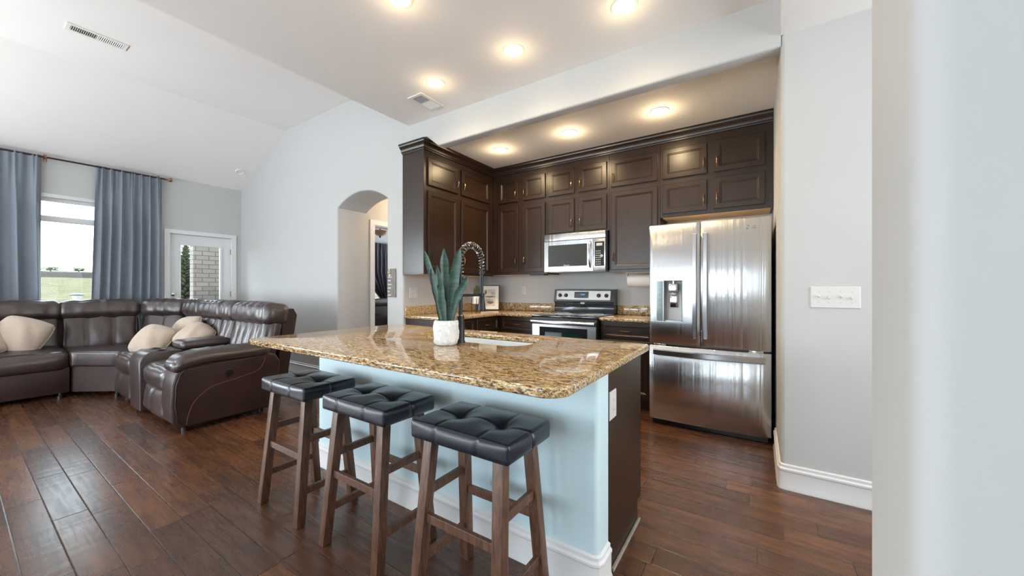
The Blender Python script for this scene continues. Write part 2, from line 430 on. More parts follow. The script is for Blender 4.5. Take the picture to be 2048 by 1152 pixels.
def obj(name, m, mat, parent=None, smooth=35, label=None, cat=None, group=None, kind=None):
    me = bpy.data.meshes.new(name); m.bm.normal_update(); m.bm.to_mesh(me); m.bm.free()
    me.materials.append(MT[mat] if isinstance(mat, str) else mat)
    if smooth:
        me.polygons.foreach_set('use_smooth', [True]*len(me.polygons))
        me.set_sharp_from_angle(angle=math.radians(smooth))
    o = bpy.data.objects.new(name, me); COL.objects.link(o)
    if parent is not None:
        o.parent = parent
        if parent.name in LOC: o.matrix_parent_inverse = Matrix.Translation(-LOC[parent.name])
    if label: o['label'] = label
    if cat: o['category'] = cat
    if group: o['group'] = group
    if kind: o['kind'] = kind
    return o
def struct(name, m, mat, smooth=35): return obj(name, m, mat, None, smooth, kind='structure')
def thing(name, label, cat, loc=(0, 0, 0), group=None):
    o = bpy.data.objects.new(name, None); COL.objects.link(o); o.empty_display_size = .1
    o.location = loc; LOC[o.name] = Vector(loc)
    o['label'] = label; o['category'] = cat
    if group: o['group'] = group
    return o
def copy_tree(root, loc, label, group=None):
    r = root.copy(); COL.objects.link(r); r.location = loc; r['label'] = label
    if group: r['group'] = group
    for ch in list(root.children):
        c = ch.copy(); COL.objects.link(c); c.parent = r
        for g in list(ch.children):
            d = g.copy(); COL.objects.link(d); d.parent = c
    return r
def text_mesh(s, body, size, o, u, v, n, depth=.001, align='LEFT'):
    """lettering as mesh: curve text converted and laid on the plane o,u,v"""
    cu = bpy.data.curves.new('txt', 'FONT'); cu.body = body; cu.size = size; cu.extrude = depth; cu.align_x = align; cu.resolution_u = 3
    t = bpy.data.objects.new('txt', cu); COL.objects.link(t)
    dg = bpy.context.evaluated_depsgraph_get(); me = bpy.data.meshes.new_from_object(t.evaluated_get(dg))
    mt = Matrix((Vector(u), Vector(v), Vector(n))).transposed().to_4x4(); mt.translation = Vector(o)
    me.transform(mt); s.bm.from_mesh(me); bpy.data.meshes.remove(me)
    bpy.data.objects.remove(t); bpy.data.curves.remove(cu)
    return s

# ================================================================== SETTING
XW, YA, YB = -7.456, 2.81, 4.38        # window wall, arch/soffit plane, kitchen back wall
XL, XR = -3.30, .12                    # kitchen recess left and right
ZK, ZG, ZC, ZS, ZH = 3.004, 3.585, 2.797, 2.70, 2.765
XE = -3.21                             # edge of the kitchen ceiling
YF, XF = -3.6, 2.4                     # walls behind and right of the camera
m = M(); m.box(XW-.15, XF+.1, YF-.1, 7.0, -.06, 0); struct('floor', m, 'floor', 0)
# window wall with the big window, another out of frame, the glazed door and the bedroom window
W1 = (-.55, 1.45, .62, 2.375); W2 = (-2.65, -1.15, .75, 2.4); D1 = (1.852, 2.69, 0, 2.068); W3 = (5.05, 6.1, .75, 2.2)
m = M(); m.cells('yz', XW-.15, XW, (YF-.1, 7.0), (0, 2.90), [W1, W2, D1, W3]); struct('wall_left', m, 'wall', 0)
# far wall with the arched opening under the vaulted ceiling
aL, aR, aS, aT = -4.571, -3.581, 2.262, 2.412
half = (aR-aL)/2; rise = aT-aS; rad = (half*half+rise*rise)/(2*rise); cx = (aL+aR)/2; cz = aT-rad
arc = []
a0 = math.asin(half/rad)
for i in range(21):
    t = a0 - 2*a0*i/20; arc.append((cx+rad*math.sin(t), cz+rad*math.cos(t)))
poly = [(XW-.15, 0), (XW-.15, 2.83), (XW, 2.90), (-5.94, 3.585), (-5.94, 3.66), (XE, 3.66), (XL, 3.66), (XL, 0), (aR, 0)] + arc + [(aL, 0)]
m = M(); A, B = m.prism(poly, 'xz', YA, 3.24)
arcset = set(A[8:]); 
edges = [e for e in m.bm.edges if e.verts[0] in A and e.verts[1] in A and ((e.verts[0] in arcset and e.verts[1] in arcset and not (e.verts[0].co.z == 0 and e.verts[1].co.z == 0)) or (abs(e.verts[0].co.x-XL) < 1e-6 and abs(e.verts[1].co.x-XL) < 1e-6))]
bmesh.ops.bevel(m.bm, geom=edges, offset=.018, segments=4, profile=.5, affect='EDGES', clamp_overlap=True)
struct('wall_far', m, 'wall', 30)
m = M(); m.box(-3.581, XL, 3.24, YB+.12, 0, ZK); struct('wall_kitchen_left', m, 'wall', 0)
m = M(); m.box(XL, XR+.12, YB, YB+.12, 0, ZK); struct('wall_kitchen_back', m, 'wall', 0)
# pier and right side of the recess, one corner
m = M(); A, B = m.prism([(XR, YA), (XF, YA), (XF, YA+.12), (XR+.12, YA+.12), (XR+.12, YB), (XR, YB)], 'xy', 0, ZK)
e = [e for e in m.bm.edges if all(abs(v.co.x-XR) < 1e-6 and abs(v.co.y-YA) < 1e-6 for v in e.verts)]
bmesh.ops.bevel(m.bm, geom=e, offset=.022, segments=5, profile=.5, affect='EDGES')
struct('wall_right', m, 'wall', 40)
# near partition whose rounded end stands at the picture's right
m = M(); m.box(.117, XF, .470, .645, 0, ZK)
e = [e for e in m.bm.edges if all(abs(v.co.x-.117) < 1e-6 for v in e.verts) and abs(e.verts[0].co.z-e.verts[1].co.z) > 1]
bmesh.ops.bevel(m.bm, geom=e, offset=.024, segments=6, profile=.5, affect='EDGES')
struct('wall_near', m, 'wall', 40)
# soffit over the recess opening
m = M(); m.prism([(XL, 3.64), (XL, 2.83), (-2.935, 2.83), (-2.765, ZS), (XR, ZS), (XR, ZK), (XE+.01, ZK), (XE+.01, 3.64)], 'xz', YA, YA+.12)
e = [e for e in m.bm.edges if all(abs(v.co.z-ZS) < 1e-6 for v in e.verts) and abs(e.verts[0].co.x-e.verts[1].co.x) > 1]
bmesh.ops.bevel(m.bm, geom=e, offset=.02, segments=4, profile=.5, affect='EDGES')
struct('wall_soffit', m, 'wall', 40)
m = M(); m.box(XL, XR, YA+.121, YB, ZC, ZC+.06); struct('ceiling_recess', m, 'ceiling', 0)
m = M(); m.box(XE, XR, YF, YA, ZK, 3.62); struct('ceiling_kitchen', m, 'ceiling', 0)
m = M(); m.box(XR, XF, YF, YA, ZH, 3.1); struct('ceiling_hall', m, 'ceiling', 0)
m = M(); m.prism([(XW-.15, 2.85), (XW, 2.90), (-5.94, ZG), (XE+.02, ZG), (XE+.02, ZG+.07), (-5.96, ZG+.07), (XW-.15, 2.98)], 'xz', YF, YA); struct('ceiling_vaulted', m, 'ceiling', 0)
# walls behind the camera
B1 = (-3.3, -2.2, .45, 2.45); B2 = (-6.75, -5.25, .35, 1.55); B3 = (1.15, 2.25, .7, 2.5)
m = M(); m.cells('xz', YF-.12, YF, (XW-.15, XF+.1), (0, 3.66), [B1, (-1.3, -.3, .45, 2.45), B2, (-5.15, -3.65, .35, 1.55), B3]); struct('wall_behind', m, 'wall', 0)
m = M(); m.cells('yz', XF, XF+.1, (YF-.1, YA+.12), (0, 3.1), [(1.15, 2.35, .7, 2.5)]); struct('wall_hall', m, 'wall', 0)  # unseen opening, added to let the hall fill through
# hall and bedroom seen through the arch
m = M(); m.cells('yz', -4.72, -4.60, (3.24, 7.0), (0, 2.75), [(3.385, 4.20, 0, 2.125)]); struct('wall_bedroom', m, 'wall', 0)
m = M(); m.box(-4.60, -3.581, 4.75, 4.87, 0, 2.75); struct('wall_passage_end', m, 'wall', 0)
m = M(); m.box(-4.60, -3.581, 3.24, 4.75, 2.66, 2.75); struct('ceiling_passage', m, 'ceiling', 0)
m = M(); m.box(XW, -4.72, 3.24, 6.9, 2.44, 2.52); struct('ceiling_bedroom', m, 'ceiling', 0)
m = M(); m.cells('xz', 6.9, 7.0, (XW-.15, -4.60), (0, 2.75), [(-6.8, -5.4, .8, 2.3)]); struct('wall_bedroom_far', m, 'wall', 0)  # unseen opening, added for the bedroom fill

# baseboards: (outset, z) profile, outset to the left of travel
BB = [(0, 0), (.020, 0), (.020, .012), (.014, .030), (.014, .108), (.018, .114), (.018, .124), (.010, .132), (.010, .146), (.0, .152)]
def base(name, path): struct(name, M().sweep(BB, path), 'trim', 25)
base('baseboard_far', [(aL-.02, YA), (XW, YA)][::1])
base('baseboard_arch', [(XL, YA+.02), (XL-.008, YA), (aR+.02, YA)])
base('baseboard_right', [(XF, YA), (XR+.022, YA), (XR+.006, YA+.006), (XR, YA+.022), (XR, 3.50)])
base('baseboard_left', [(XW, YA), (XW, 2.755)])
base('baseboard_left_front', [(XW, 1.79), (XW, YF)])
base('baseboard_passage', [(-4.60, 3.32), (-4.571, 3.24), (aL, YA+.02)][::1])
# trim round the passage doorway
m = M()
m.cells('yz', -4.5995, -4.582, (3.315, 4.27), (0, 2.195), [(3.385, 4.20, -1, 2.125)]); struct('trim_1', m, 'trim', 0)
m = M(); m.cells('yz', -4.72, -4.5996, (3.386, 4.199), (0, 2.124), [(3.40, 4.185, -1, 2.11)]); struct('trim_2', m, 'trim', 0)

# ---------------- big window
def window(name, hole, bars=(), x=XW):
    y0, y1, z0, z1 = hole
    e = bpy.data.objects.new(name, None); COL.objects.link(e); e['kind'] = 'structure'; e.location = (x, (y0+y1)/2, z0); LOC[e.name] = Vector(e.location)
    m = M(); m.cells('yz', x-.11, x-.05, (y0, y1), (z0, z1), [(y0+.06, y1-.06, z0+.06, z1-.05)] )
    f = obj('window_frame', m, 'trim', e, 0); f['kind'] = 'structure'
    for (a0, a1, c0, c1) in bars:
        b = obj('window_rail', M().box(x-.115, x-.045, a0, a1, c0, c1, .004), 'trim', e); b['kind'] = 'structure'
    g = obj('window_glass', M().box(x-.085, x-.079, y0+.05, y1-.05, z0+.05, z1-.05), 'glass', e, 0); g['kind'] = 'structure'
    s = obj('window_sill', M().box(x-.05, x+.05, y0-.04, y1+.04, z0-.03, z0, .006), 'trim', e); s['kind'] = 'structure'
    h = obj('window_head', M().box(x-.05, x+.012, y0, y1, z1-.012, z1+.035, .004), 'trim', e); h['kind'] = 'structure'
    return e
window('window_1', W1, [(W1[0]+.06, W1[1]-.06, 2.068, 2.138)])
window('window_2', W3)
# ---------------- glazed door in the window wall
d = bpy.data.objects.new('door_1', None); COL.objects.link(d); d['kind'] = 'structure'; d.location = (XW, 2.27, 0); LOC[d.name] = Vector(d.location)
def dpart(n, m, mt, sm=35, p=None):
    o = obj(n, m, mt, p or d, sm); o['kind'] = 'structure'; return o
m = M(); m.cells('yz', XW-.09, XW-.035, (1.875, 2.667), (.012, 2.052), [(2.005, 2.525, .30, 1.893)]); slab = dpart('door_slab', m, 'trim', 0)
m = M(); m.cells('yz', XW-.035, XW-.022, (1.985, 2.545), (.28, 1.913), [(2.012, 2.518, .307, 1.886)]); dpart('glazing_bead', m, 'trim', 0, slab)
dpart('door_glass', M().box(XW-.066, XW-.060, 2.0, 2.53, .295, 1.898), 'glass', 0, slab)
m = M(); m.cells('yz', XW-.12, XW+.018, (1.81, 2.735), (0, 2.115), [(1.872, 2.670, -1, 2.056)]); dpart('door_casing', m, 'trim', 0)
mt = Matrix.Rotation(PI/2, 4, 'Y')
dpart('deadbolt', M().lathe([(.030, 0), (.030, .008), (.022, .014), (.010, .016)], (XW-.034, 1.925, 1.125), 20, mt), 'chrome', 35, slab)
dpart('door_knob', M().lathe([(.032, 0), (.030, .008), (.012, .012), (.012, .035), (.026, .042), (.030, .055), (.022, .068), (.006, .072)], (XW-.034, 1.925, .97), 20, mt), 'chrome', 35, slab)
for z in (1.83, 1.12, .25):
    dpart('hinge', M().cyl((XW-.028, 2.668, z-.045), (XW-.028, 2.668, z+.045), .008, 10), 'bronze', 35, slab)

# ================================================================== KITCHEN CABINETS
DOOR = [(0, 0), (0, .017), (.004, .020), (.047, .020), (.053, .0155), (.058, .0155), (.064, .0105)]
DRAWER = [(0, 0), (0, .017), (.004, .020), (.022, .020), (.027, .0155), (.031, .0155), (.036, .0115)]
def pull(c, axis, n, L=.098):
    c, a, n = Vector(c), Vector(axis), Vector(n); m = M()
    pts = []; 
    for i in range(15):
        t = -1 + 2*i/14
        pts.append(c + a*(t*L/2) + n*(.004 + .024*math.sqrt(max(0, 1-t*t))))
    rr = [.0042 + .0022*(1-abs(-1+2*i/14)) for i in range(15)]
    m.tube(pts, rr, 8)
    for s in (-1, 1): m.tube([c + a*(s*L/2) , c + a*(s*L/2) + n*.006], .0062, 8)
    return m
def add_door(unit, o, u, n, w, h, hs, hz, prof=DOOR, name='door', horiz=False):
    """hs: 0..1 along the width for the pull, hz its height above the door's foot"""
    d = obj(name, M().panel(o, u, (0, 0, 1), n, w, h, prof), 'cabinet', unit, 25)
    if hs is not None:
        c = Vector(o) + Vector(u)*(hs*w if horiz else (.026 if hs == 0 else w-.026)) + Vector((0, 0, hz)) + Vector(n)*.020
        obj('handle', pull(c, u if horiz else (0, 0, 1), n), 'bronze', d, 40)
    return d
FY = 4.045                              # face of the back run of wall cabinets
FX = -2.965                             # face of the left run
N_, E_ = (0, -1, 0), (1, 0, 0)
def carcass(unit, x0, x1, y0, y1, z0, z1, under='cab_under', rail=.03):
    obj('carcass', M().box(x0, x1, y0, y1, z0, z1, .0015, 1), 'cabinet', unit, 0)
    if under: obj('underside', M().box(x0+.02, x1-.02, y0+.02, y1-.005, z0-.003, z0+.001), under, unit, 0)
RT0, RT1, RB0, RB1 = 2.328, 2.626, 1.420, 2.270
grp = 'wall cabinets of the kitchen recess'
# left run
u = thing('wall_cabinet', 'dark wall cabinet on the left return, end panel facing the island', 'cabinet', (XL+.16, 3.4, 1.372), grp)
carcass(u, XL+.002, FX, 2.80, FY-.001, 1.372, 2.699)
obj('end_panel', M().panel((XL+.004, 2.80, 1.374), E_, (0, 0, 1), N_, -XL+FX-.006, 1.325, [(0, -.002), (0, .004), (.012, .004), (.014, .002)]), 'cabinet', u, 25)
for (a, b_, hs) in ((2.848, 3.326, 1), (3.388, 3.946, 0)):
    add_door(u, (FX, a, RT0), (0, 1, 0), E_, b_-a, RT1-RT0, hs, .11)
    add_door(u, (FX, a, RB0-.02), (0, 1, 0), E_, b_-a, RB1-RB0+.02, hs, .14)
# back run
def unit_back(label, x0, x1, z0, doors, loc):
    u = thing('wall_cabinet', label, 'cabinet', loc, grp); carcass(u, x0, x1, FY, YB-.002, z0, 2.699)
    for (a, b_, c0, c1, hs, hz) in doors: add_door(u, (a, FY, c0), E_, N_, b_-a, c1-c0, hs, hz)
    return u
unit_back('dark wall cabinet in the corner, two tall doors beside the microwave', FX+.001, -2.146, 1.392,
    [(-2.867, -2.560, RT0, RT1, 1, .10), (-2.485, -2.170, RT0, RT1, 0, .10), (-2.867, -2.560, RB0, RB1, 1, .14), (-2.485, -2.170, RB0, RB1, 0, .14)], (-2.55, 4.2, 1.39))
unit_back('dark wall cabinet with four small doors right above the microwave', -2.145, -1.372, 1.858,
    [(-2.121, -1.787, RT0, RT1, 1, .10), (-1.731, -1.398, RT0, RT1, 0, .10), (-2.121, -1.787, 1.878, RB1, 1, .10), (-1.731, -1.398, 1.878, RB1, 0, .10)], (-1.76, 4.2, 1.858))
unit_back('dark wall cabinet with one tall wide door between microwave and refrigerator', -1.371, -.836, 1.392,
    [(-1.347, -.860, RT0, RT1, 0, .10), (-1.347, -.860, RB0, RB1, 0, .14)], (-1.1, 4.2, 1.39))
u = unit_back('dark wall cabinet over the refrigerator, two rows of wide doors', -.835, XR-.002, 1.938,
    [(-.811, -.406, RT0, RT1, 1, .10), (-.347, .057, RT0, RT1, 0, .10), (-.811, -.406, 1.975, RB1, 1, .10), (-.347, .057, 1.975, RB1, 0, .10)], (-.36, 4.2, 1.938))
# crown moulding along both runs
CR = [(0, 2.70), (.010, 2.70), (.012, 2.712), (.020, 2.718), (.022, 2.730), (.034, 2.752), (.050, 2.768), (.054, 2.780), (.060, 2.783), (.060, ZC-.001), (0, ZC-.001)]
m = M(); m.sweep([(o, z) for o, z in CR], [(XR-.003, FY-.0005), (FX+.0005, FY-.0005), (FX+.0005, 2.7995), (XL-.002, 2.7995)][::1])
obj('crown_moulding', m, 'cabinet', None, 25, 'dark stepped crown moulding running along the top of the wall cabinets', 'moulding')

# base cabinets
BX, BY = -2.685, 3.775
grp = 'base cabinets of the kitchen recess'
def base_unit(label, x0, x1, y0, y1, face, doors, loc, toe):
    u = thing('base_cabinet', label, 'cabinet', loc, grp)
    obj('carcass', M().box(x0, x1, y0, y1, .105, .878, .0015, 1), 'cabinet', u, 0)
    obj('toe_kick', M().box(*toe, 0, .105), 'cabinet', u, 0)
    for (a, b_, c0, c1, kind, hs) in doors:
        o = (a, BY, c0) if face == 'N' else (BX, a, c0)
        uu, nn = (E_, N_) if face == 'N' else ((0, 1, 0), E_)
        if kind == 'drawer': add_door(u, o, uu, nn, b_-a, c1-c0, .5, (c1-c0)/2, DRAWER, 'drawer', True)
        else: add_door(u, o, uu, nn, b_-a, c1-c0, hs, c1-c0-.12)
    return u
base_unit('dark base cabinet under the left counter, end panel facing the island', XL+.002, BX, 2.84, YB-.002, 'E',
    [(2.87, 3.28, .715, .855, 'drawer', 0), (3.33, 3.74, .715, .855, 'drawer', 0), (2.87, 3.28, .13, .69, 'door', 1), (3.33, 3.74, .13, .69, 'door', 0)], (-3, 3.5, 0), (XL+.002, BX-.07, 2.86, YB-.002))
base_unit('dark base cabinet left of the range in the corner', BX+.001, -2.148, BY, YB-.002, 'N',
    [(-2.625, -2.18, .715, .855, 'drawer', 0), (-2.625, -2.18, .13, .69, 'door', 1)], (-2.42, 4.1, 0), (BX+.001, -2.148, BY+.07, YB-.002))
base_unit('dark base cabinet between the range and the refrigerator', -1.372, -.835, BY, YB-.002, 'N',
    [(-1.345, -.86, .715, .855, 'drawer', 0), (-1.345, -.86, .13, .69, 'door', 0)], (-1.1, 4.1, 0), (-1.372, -.835, BY+.07, YB-.002))
# worktops
def slab_poly(m, poly, z0, z1, bev=.006, holes=None):
    A, B = m.prism(poly, 'xy', z0, z1)
    top = [e for e in m.bm.edges if all(abs(v.co.z-z1) < 1e-6 for v in e.verts) or all(abs(v.co.z-z0) < 1e-6 for v in e.verts)]
    bmesh.ops.bevel(m.bm, geom=top, offset=bev, segments=3, profile=.5, affect='EDGES')
    return m
t = thing('countertop', 'speckled granite corner countertop left of the range', 'countertop', (-3, 3.6, .88))
obj('worktop', slab_poly(M(), [(XL+.003, 2.82), (-2.65, 2.82), (-2.65, 3.74), (-2.150, 3.74), (-2.150, YB-.003), (XL+.003, YB-.003)], .881, .914), 'granite', t, 40)
m = M(); m.box(XL+.003, XL+.024, 2.825, YB-.003, .9142, 1.016, .003); obj('backsplash', m, 'granite', t, 40)
m = M(); m.box(XL+.025, -2.15, YB-.024, YB-.003, .9142, 1.016, .003); obj('backsplash', m, 'granite', t, 40)
t = thing('countertop', 'short granite countertop between the range and the refrigerator', 'countertop', (-1.1, 4.05, .88))
obj('worktop', slab_poly(M(), [(-1.374, 3.74), (-.832, 3.74), (-.832, YB-.003), (-1.374, YB-.003)], .881, .914), 'granite', t, 40)
obj('backsplash', M().box(-1.374, -.832, YB-.024, YB-.003, .9142, 1.016, .003), 'granite', t, 40)

# ================================================================== RANGE
r = thing('range', 'stainless electric range with black glass cooktop and backguard', 'stove', (-1.76, 4.0, 0))
x0, x1 = -2.143, -1.379
obj('body', M().box(x0+.004, x1-.004, 3.70, 4.36, .07, .893, .003), 'black_plastic', r, 0)
obj('leg_base', M().box(x0+.03, x1-.03, 3.76, 4.30, 0, .07), 'black_plastic', r, 0)
obj('cooktop', M().box(x0, x1, 3.655, 4.25, .894, .922, .006, 3), 'black_gloss', r, 30)
for (bx, by, br) in ((-1.95, 3.84, .10), (-1.56, 3.84, .085), (-1.95, 4.10, .075), (-1.56, 4.10, .10)):
    pts = [(bx+br*math.cos(2*PI*i/40), by+br*math.sin(2*PI*i/40), .9222) for i in range(40)]
    obj('burner_ring', M().tube(pts, .0009, 4, True), 'button', r, 0)
m = M(); m.cells('xz', 3.668, 3.699, (x0+.005, x1-.005), (.235, .865), [(x0+.115, x1-.115, .41, .775)]); dr = obj('oven_door', m, 'steel_plain', r, 0)
m = M(); m.cells('xz', 3.664, 3.690, (x0+.100, x1-.100), (.395, .79), [(x0+.160, x1-.160, .45, .735)]); obj('window_surround', m, 'black_enamel', dr, 0)
obj('door_window', M().box(x0+.158, x1-.158, 3.672, 3.680, .448, .737), 'oven_glass', dr, 0)
m = M(); m.box(x0+.004, x1-.004, 3.612, 3.640, .822, .868, .010, 3)
for xx in (x0+.04, x1-.04): m.box(xx-.02, xx+.02, 3.63, 3.669, .83, .862)
obj('door_handle', m, 'steel_v', dr, 40)
obj('storage_drawer', M().box(x0+.005, x1-.005, 3.668, 3.699, .075, .225, .004), 'steel_plain', r, 30)
# backguard: black swept housing with a stainless control panel
m = M(); m.prism([(4.36, .89), (4.225, .922), (4.222, .990), (4.240, 1.005), (4.236, 1.035), (4.205, 1.055), (4.235, 1.196), (4.262, 1.206), (4.36, 1.206)], 'yz', x0+.002, x1-.002)
bg_ = obj('backguard', m, 'black_gloss', r, 25)
# control panel lies on the sloped face
s0, s1 = Vector((0, 4.209, 1.074)), Vector((0, 4.233, 1.189)); sv = (s1-s0).normalized(); sn = Vector((0, -sv.z, sv.y))
cp = obj('control_panel', M().panel((x0+.036, s0.y, s0.z), E_, sv, sn, x1-x0-.072, (s1-s0).length, [(0, -.004), (.0, .003), (.004, .005)]), 'steel_plain', r, 25)
def onp(fx, fz, d): return Vector((x0+.036+(x1-x0-.072)*fx, s0.y, s0.z)) + sv*((s1-s0).length*fz) + sn*d
for fx in (.075, .19, .795, .93):
    c = onp(fx, .48, .005); m = M(); m.tube([c, c+sn*.006], .0245, 20); m.tube([c+sn*.006, c+sn*.020], [.020, .017], 20)
    q = M().bar(c+sn*.013-sv*.017, c+sn*.013+sv*.017, .006, .020, (1, 0, 0)); 
    k_ = obj('knob', m, 'black_plastic', cp, 35); obj('knob_grip', q, 'chrome', k_, 0)
m = M().panel(onp(.352, .20, .004), E_, sv, sn, .180, .078, [(0, 0), (0, .004), (.003, .005)]); obj('clock_display', m, 'lcd', cp, 25)
c = onp(.47, .50, .0093); m = M().panel(c, E_, sv, sn, .055, .016, [(0, 0), (0, .0003), (.001, .0004)])
obj('lit_readout', m, simple('clock_readout', (.05, .2, .4), .4, emit=(.10, .30, .55), estr=.5), cp, 0)
m = M(); m.lathe([(.001, -.003), (.9, -.003), (1, -.001), (1, .001), (.9, .003), (.001, .003)], (0, 0, 0), 28, Matrix.Translation((-1.761, 4.222, 1.038)) @ Matrix.Rotation(PI/2, 4, 'X') @ Matrix.Diagonal((.030, .0105, 1, 1)))
obj('badge', m, 'white_plastic', r, 30)

# ================================================================== MICROWAVE
r = thing('microwave', 'stainless over-the-range microwave above the cooktop', 'microwave', (-1.76, 4.15, 1.415))
x0, x1, yf, z0, z1 = -2.143, -1.376, 3.965, 1.412, 1.855
obj('body', M().box(x0+.004, x1-.002, yf+.03, YB-.003, z0+.005, z1-.001), 'black_plastic', r, 0)
obj('top_vent_panel', M().box(x0, x1-.012, yf, yf+.031, z1-.082, z1, .005, 2), 'steel', r, 30)
xd = x1-.155
m = M(); m.cells('xz', yf, yf+.030, (x0, xd), (z0, z1-.086), [(x0+.052, xd-.068, z0+.060, z1-.132)]); dr = obj('door', m, 'steel', r, 0)
obj('door_window', M().box(x0+.048, xd-.064, yf+.004, yf+.022, z0+.056, z1-.128, .004), 'dark_glass', dr, 0)
hx = xd-.030; pts = [(hx, yf-.002 - .036*math.sin(PI*min(1, max(0, (i/16)))) **.55 if 0 < i < 16 else yf, z0+.040+(z1-.115-z0-.040)*i/16) for i in range(17)]
m = M()
for a, b_ in zip(pts, pts[1:]): m.bar(a, b_, .022, .010, (0, -1, 0))
m = M(); m.tube(pts, .0115, 10); obj('handle', m, 'chrome', dr, 40)
cpn = obj('control_panel', M().box(xd+.002, x1-.012, yf, yf+.030, z0, z1-.086, .003), 'steel', r, 30)
kx0, kx1 = xd+.022, x1-.026
kp = obj('keypad', M().box(kx0, kx1, yf-.002, yf+.002, z0+.052, z1-.122, .001), 'black_gloss', cpn, 0)
obj('display', M().box(kx0+.018, kx1-.020, yf-.003, yf-.001, z1-.168, z1-.138), 'button', kp, 0)
m = M()
for i in range(7):
    for j in range(3):
        m.box(kx0+.012+j*.021, kx0+.024+j*.021, yf-.0035, yf-.0018, z0+.068+i*.024, z0+.078+i*.024)
obj('key_buttons', m, 'button', kp, 0)
m = M(); mt = Matrix.Translation((kx1-.026, yf-.002, z0+.160)) @ Matrix.Rotation(PI/2, 4, 'X'); m.lathe([(.018, -.002), (.018, .008), (.014, .011), (.002, .011)], (0, 0, 0), 20, mt); obj('dial', m, 'chrome', kp, 35)
m = text_mesh(M(), 'Whirlpool', .017, ((x0+xd)/2-.055, yf+.0035, z0+.067), E_, (0, 0, 1), N_, .0004); obj('badge', m, 'white_paint', dr, 0)
obj('underside_grille', M().box(x0+.03, x1-.03, yf+.05, YB-.05, z0-.006, z0+.006), 'grey_plastic', r, 0)
# thin black shelf bracket under the corner cabinet
obj('under_cabinet_bracket', M().box(-2.36, -2.16, 3.98, 4.10, 1.376, 1.388, .002), 'black_plastic', None, 0, 'thin black bracket under the corner cabinet left of microwave', 'bracket')

# ================================================================== REFRIGERATOR
r = thing('refrigerator', 'stainless french door refrigerator with ice dispenser and bottom freezer', 'refrigerator', (-.365, 3.9, 0))
x0, x1, yf = -.819, .090, 3.490
obj('cabinet', M().box(x0+.006, x1-.006, yf+.095, 4.33, .035, 1.765, .006), simple('fridge_side_dark', (.03, .032, .034), .4), r, 0)
obj('bounce_sheet', M().box(x0+.01, x1-.01, yf+.10, 4.325, 1.7655, 1.772), simple('bounce_sheet_grey', (.55, .55, .55), .4), r, 0)  # pale sheet added to bounce light up onto the cabinet underside
obj('base_grille', M().box(x0+.02, x1-.02, yf+.06, yf+.12, .004, .07), 'black_plastic', r, 0)
for xx in (x0+.12, x1-.12): obj('foot', M().cyl((xx, yf+.18, 0), (xx, yf+.18, .036), .022, 12), 'black_plastic', r, 35)
def cdoor(a, b_, z0, z1, bulge, hole=None, nx=24):
    """gently bowed door, optional rectangular opening"""
    m = M(); us = sorted(set([a+(b_-a)*i/nx for i in range(nx+1)] + ([hole[0], hole[1]] if hole else [])))
    zs = [z0, z0+.012, z1-.012, z1] if not hole else [z0, z0+.012, hole[2], hole[3], z1-.012, z1]
    W_, cxx = (x1-x0)/2, (x0+x1)/2
    def y(u, z):
        t = (u-cxx)/W_; d = bulge*t*t
        ed = min(u-a, b_-u); d += .010*max(0, 1-ed/.012)**2 if ed < .012 else 0
        ez = min(z-z0, z1-z); d += .008*max(0, 1-ez/.012)
        return yf + d
    g = {}
    for i, u_ in enumerate(us):
        for j, z in enumerate(zs): g[i, j] = m.bm.verts.new((u_, y(u_, z), z))
    back = yf+.088
    for i in range(len(us)-1):
        for j in range(len(zs)-1):
            if hole and hole[0]-1e-6 <= us[i] and us[i+1] <= hole[1]+1e-6 and hole[2]-1e-6 <= zs[j] and zs[j+1] <= hole[3]+1e-6: continue
            m.bm.faces.new((g[i, j], g[i+1, j], g[i+1, j+1], g[i, j+1]))
    be = [e for e in m.bm.edges if e.is_boundary and not (hole and all(hole[0]-1e-6 <= v.co.x <= hole[1]+1e-6 and hole[2]-1e-6 <= v.co.z <= hole[3]+1e-6 for v in e.verts))]
    ex = bmesh.ops.extrude_edge_only(m.bm, edges=be)
    nv = [v for v in ex['geom'] if isinstance(v, bmesh.types.BMVert)]
    for v in nv: v.co.y = back
    ne = [e for e in ex['geom'] if isinstance(e, bmesh.types.BMEdge) and all(abs(v.co.y-back) < 1e-7 for v in e.verts)]
    bmesh.ops.holes_fill(m.bm, edges=ne, sides=0)
    bmesh.ops.recalc_face_normals(m.bm, faces=m.bm.faces)
    return m
zs0 = .722; split = -.402
hole = (-.752, -.540, .925, 1.285)
dl = obj('left_door', cdoor(x0, split-.003, zs0, 1.782, .018, hole), 'steel', r, 40)
dr = obj('right_door', cdoor(split+.003, x1, zs0, 1.782, .018), 'steel', r, 40)
fz = obj('freezer_drawer', cdoor(x0, x1, .05, .706, .018), 'steel', r, 40)
obj('door_gasket', M().box(x0+.012, x1-.012, yf+.0885, yf+.0945, .06, 1.772), 'black_plastic', r, 0)
def vhandle(xc):
    m = M(); n = 20; pts = []
    for i in range(n+1):
        t = i/n; z = .80 + .875*t; d = .030 + .030*math.sin(PI*t)
        pts.append((z, d))
    vs = []
    for z, d in pts:
        yc = yf - d
        vs.append([m.bm.verts.new(p) for p in ((xc-.019, yc+.012, z), (xc-.013, yc-.004, z), (xc+.013, yc-.004, z), (xc+.019, yc+.012, z))])
    for A, B in zip(vs, vs[1:]):
        for k in range(4): m.bm.faces.new((A[k], A[(k+1) % 4], B[(k+1) % 4], B[k]))
    m.bm.faces.new(vs[0][::-1]); m.bm.faces.new(vs[-1])
    for z in (.812, 1.662): m.box(xc-.012, xc+.012, yf-.032, yf+.006, z-.016, z+.016)
    return m
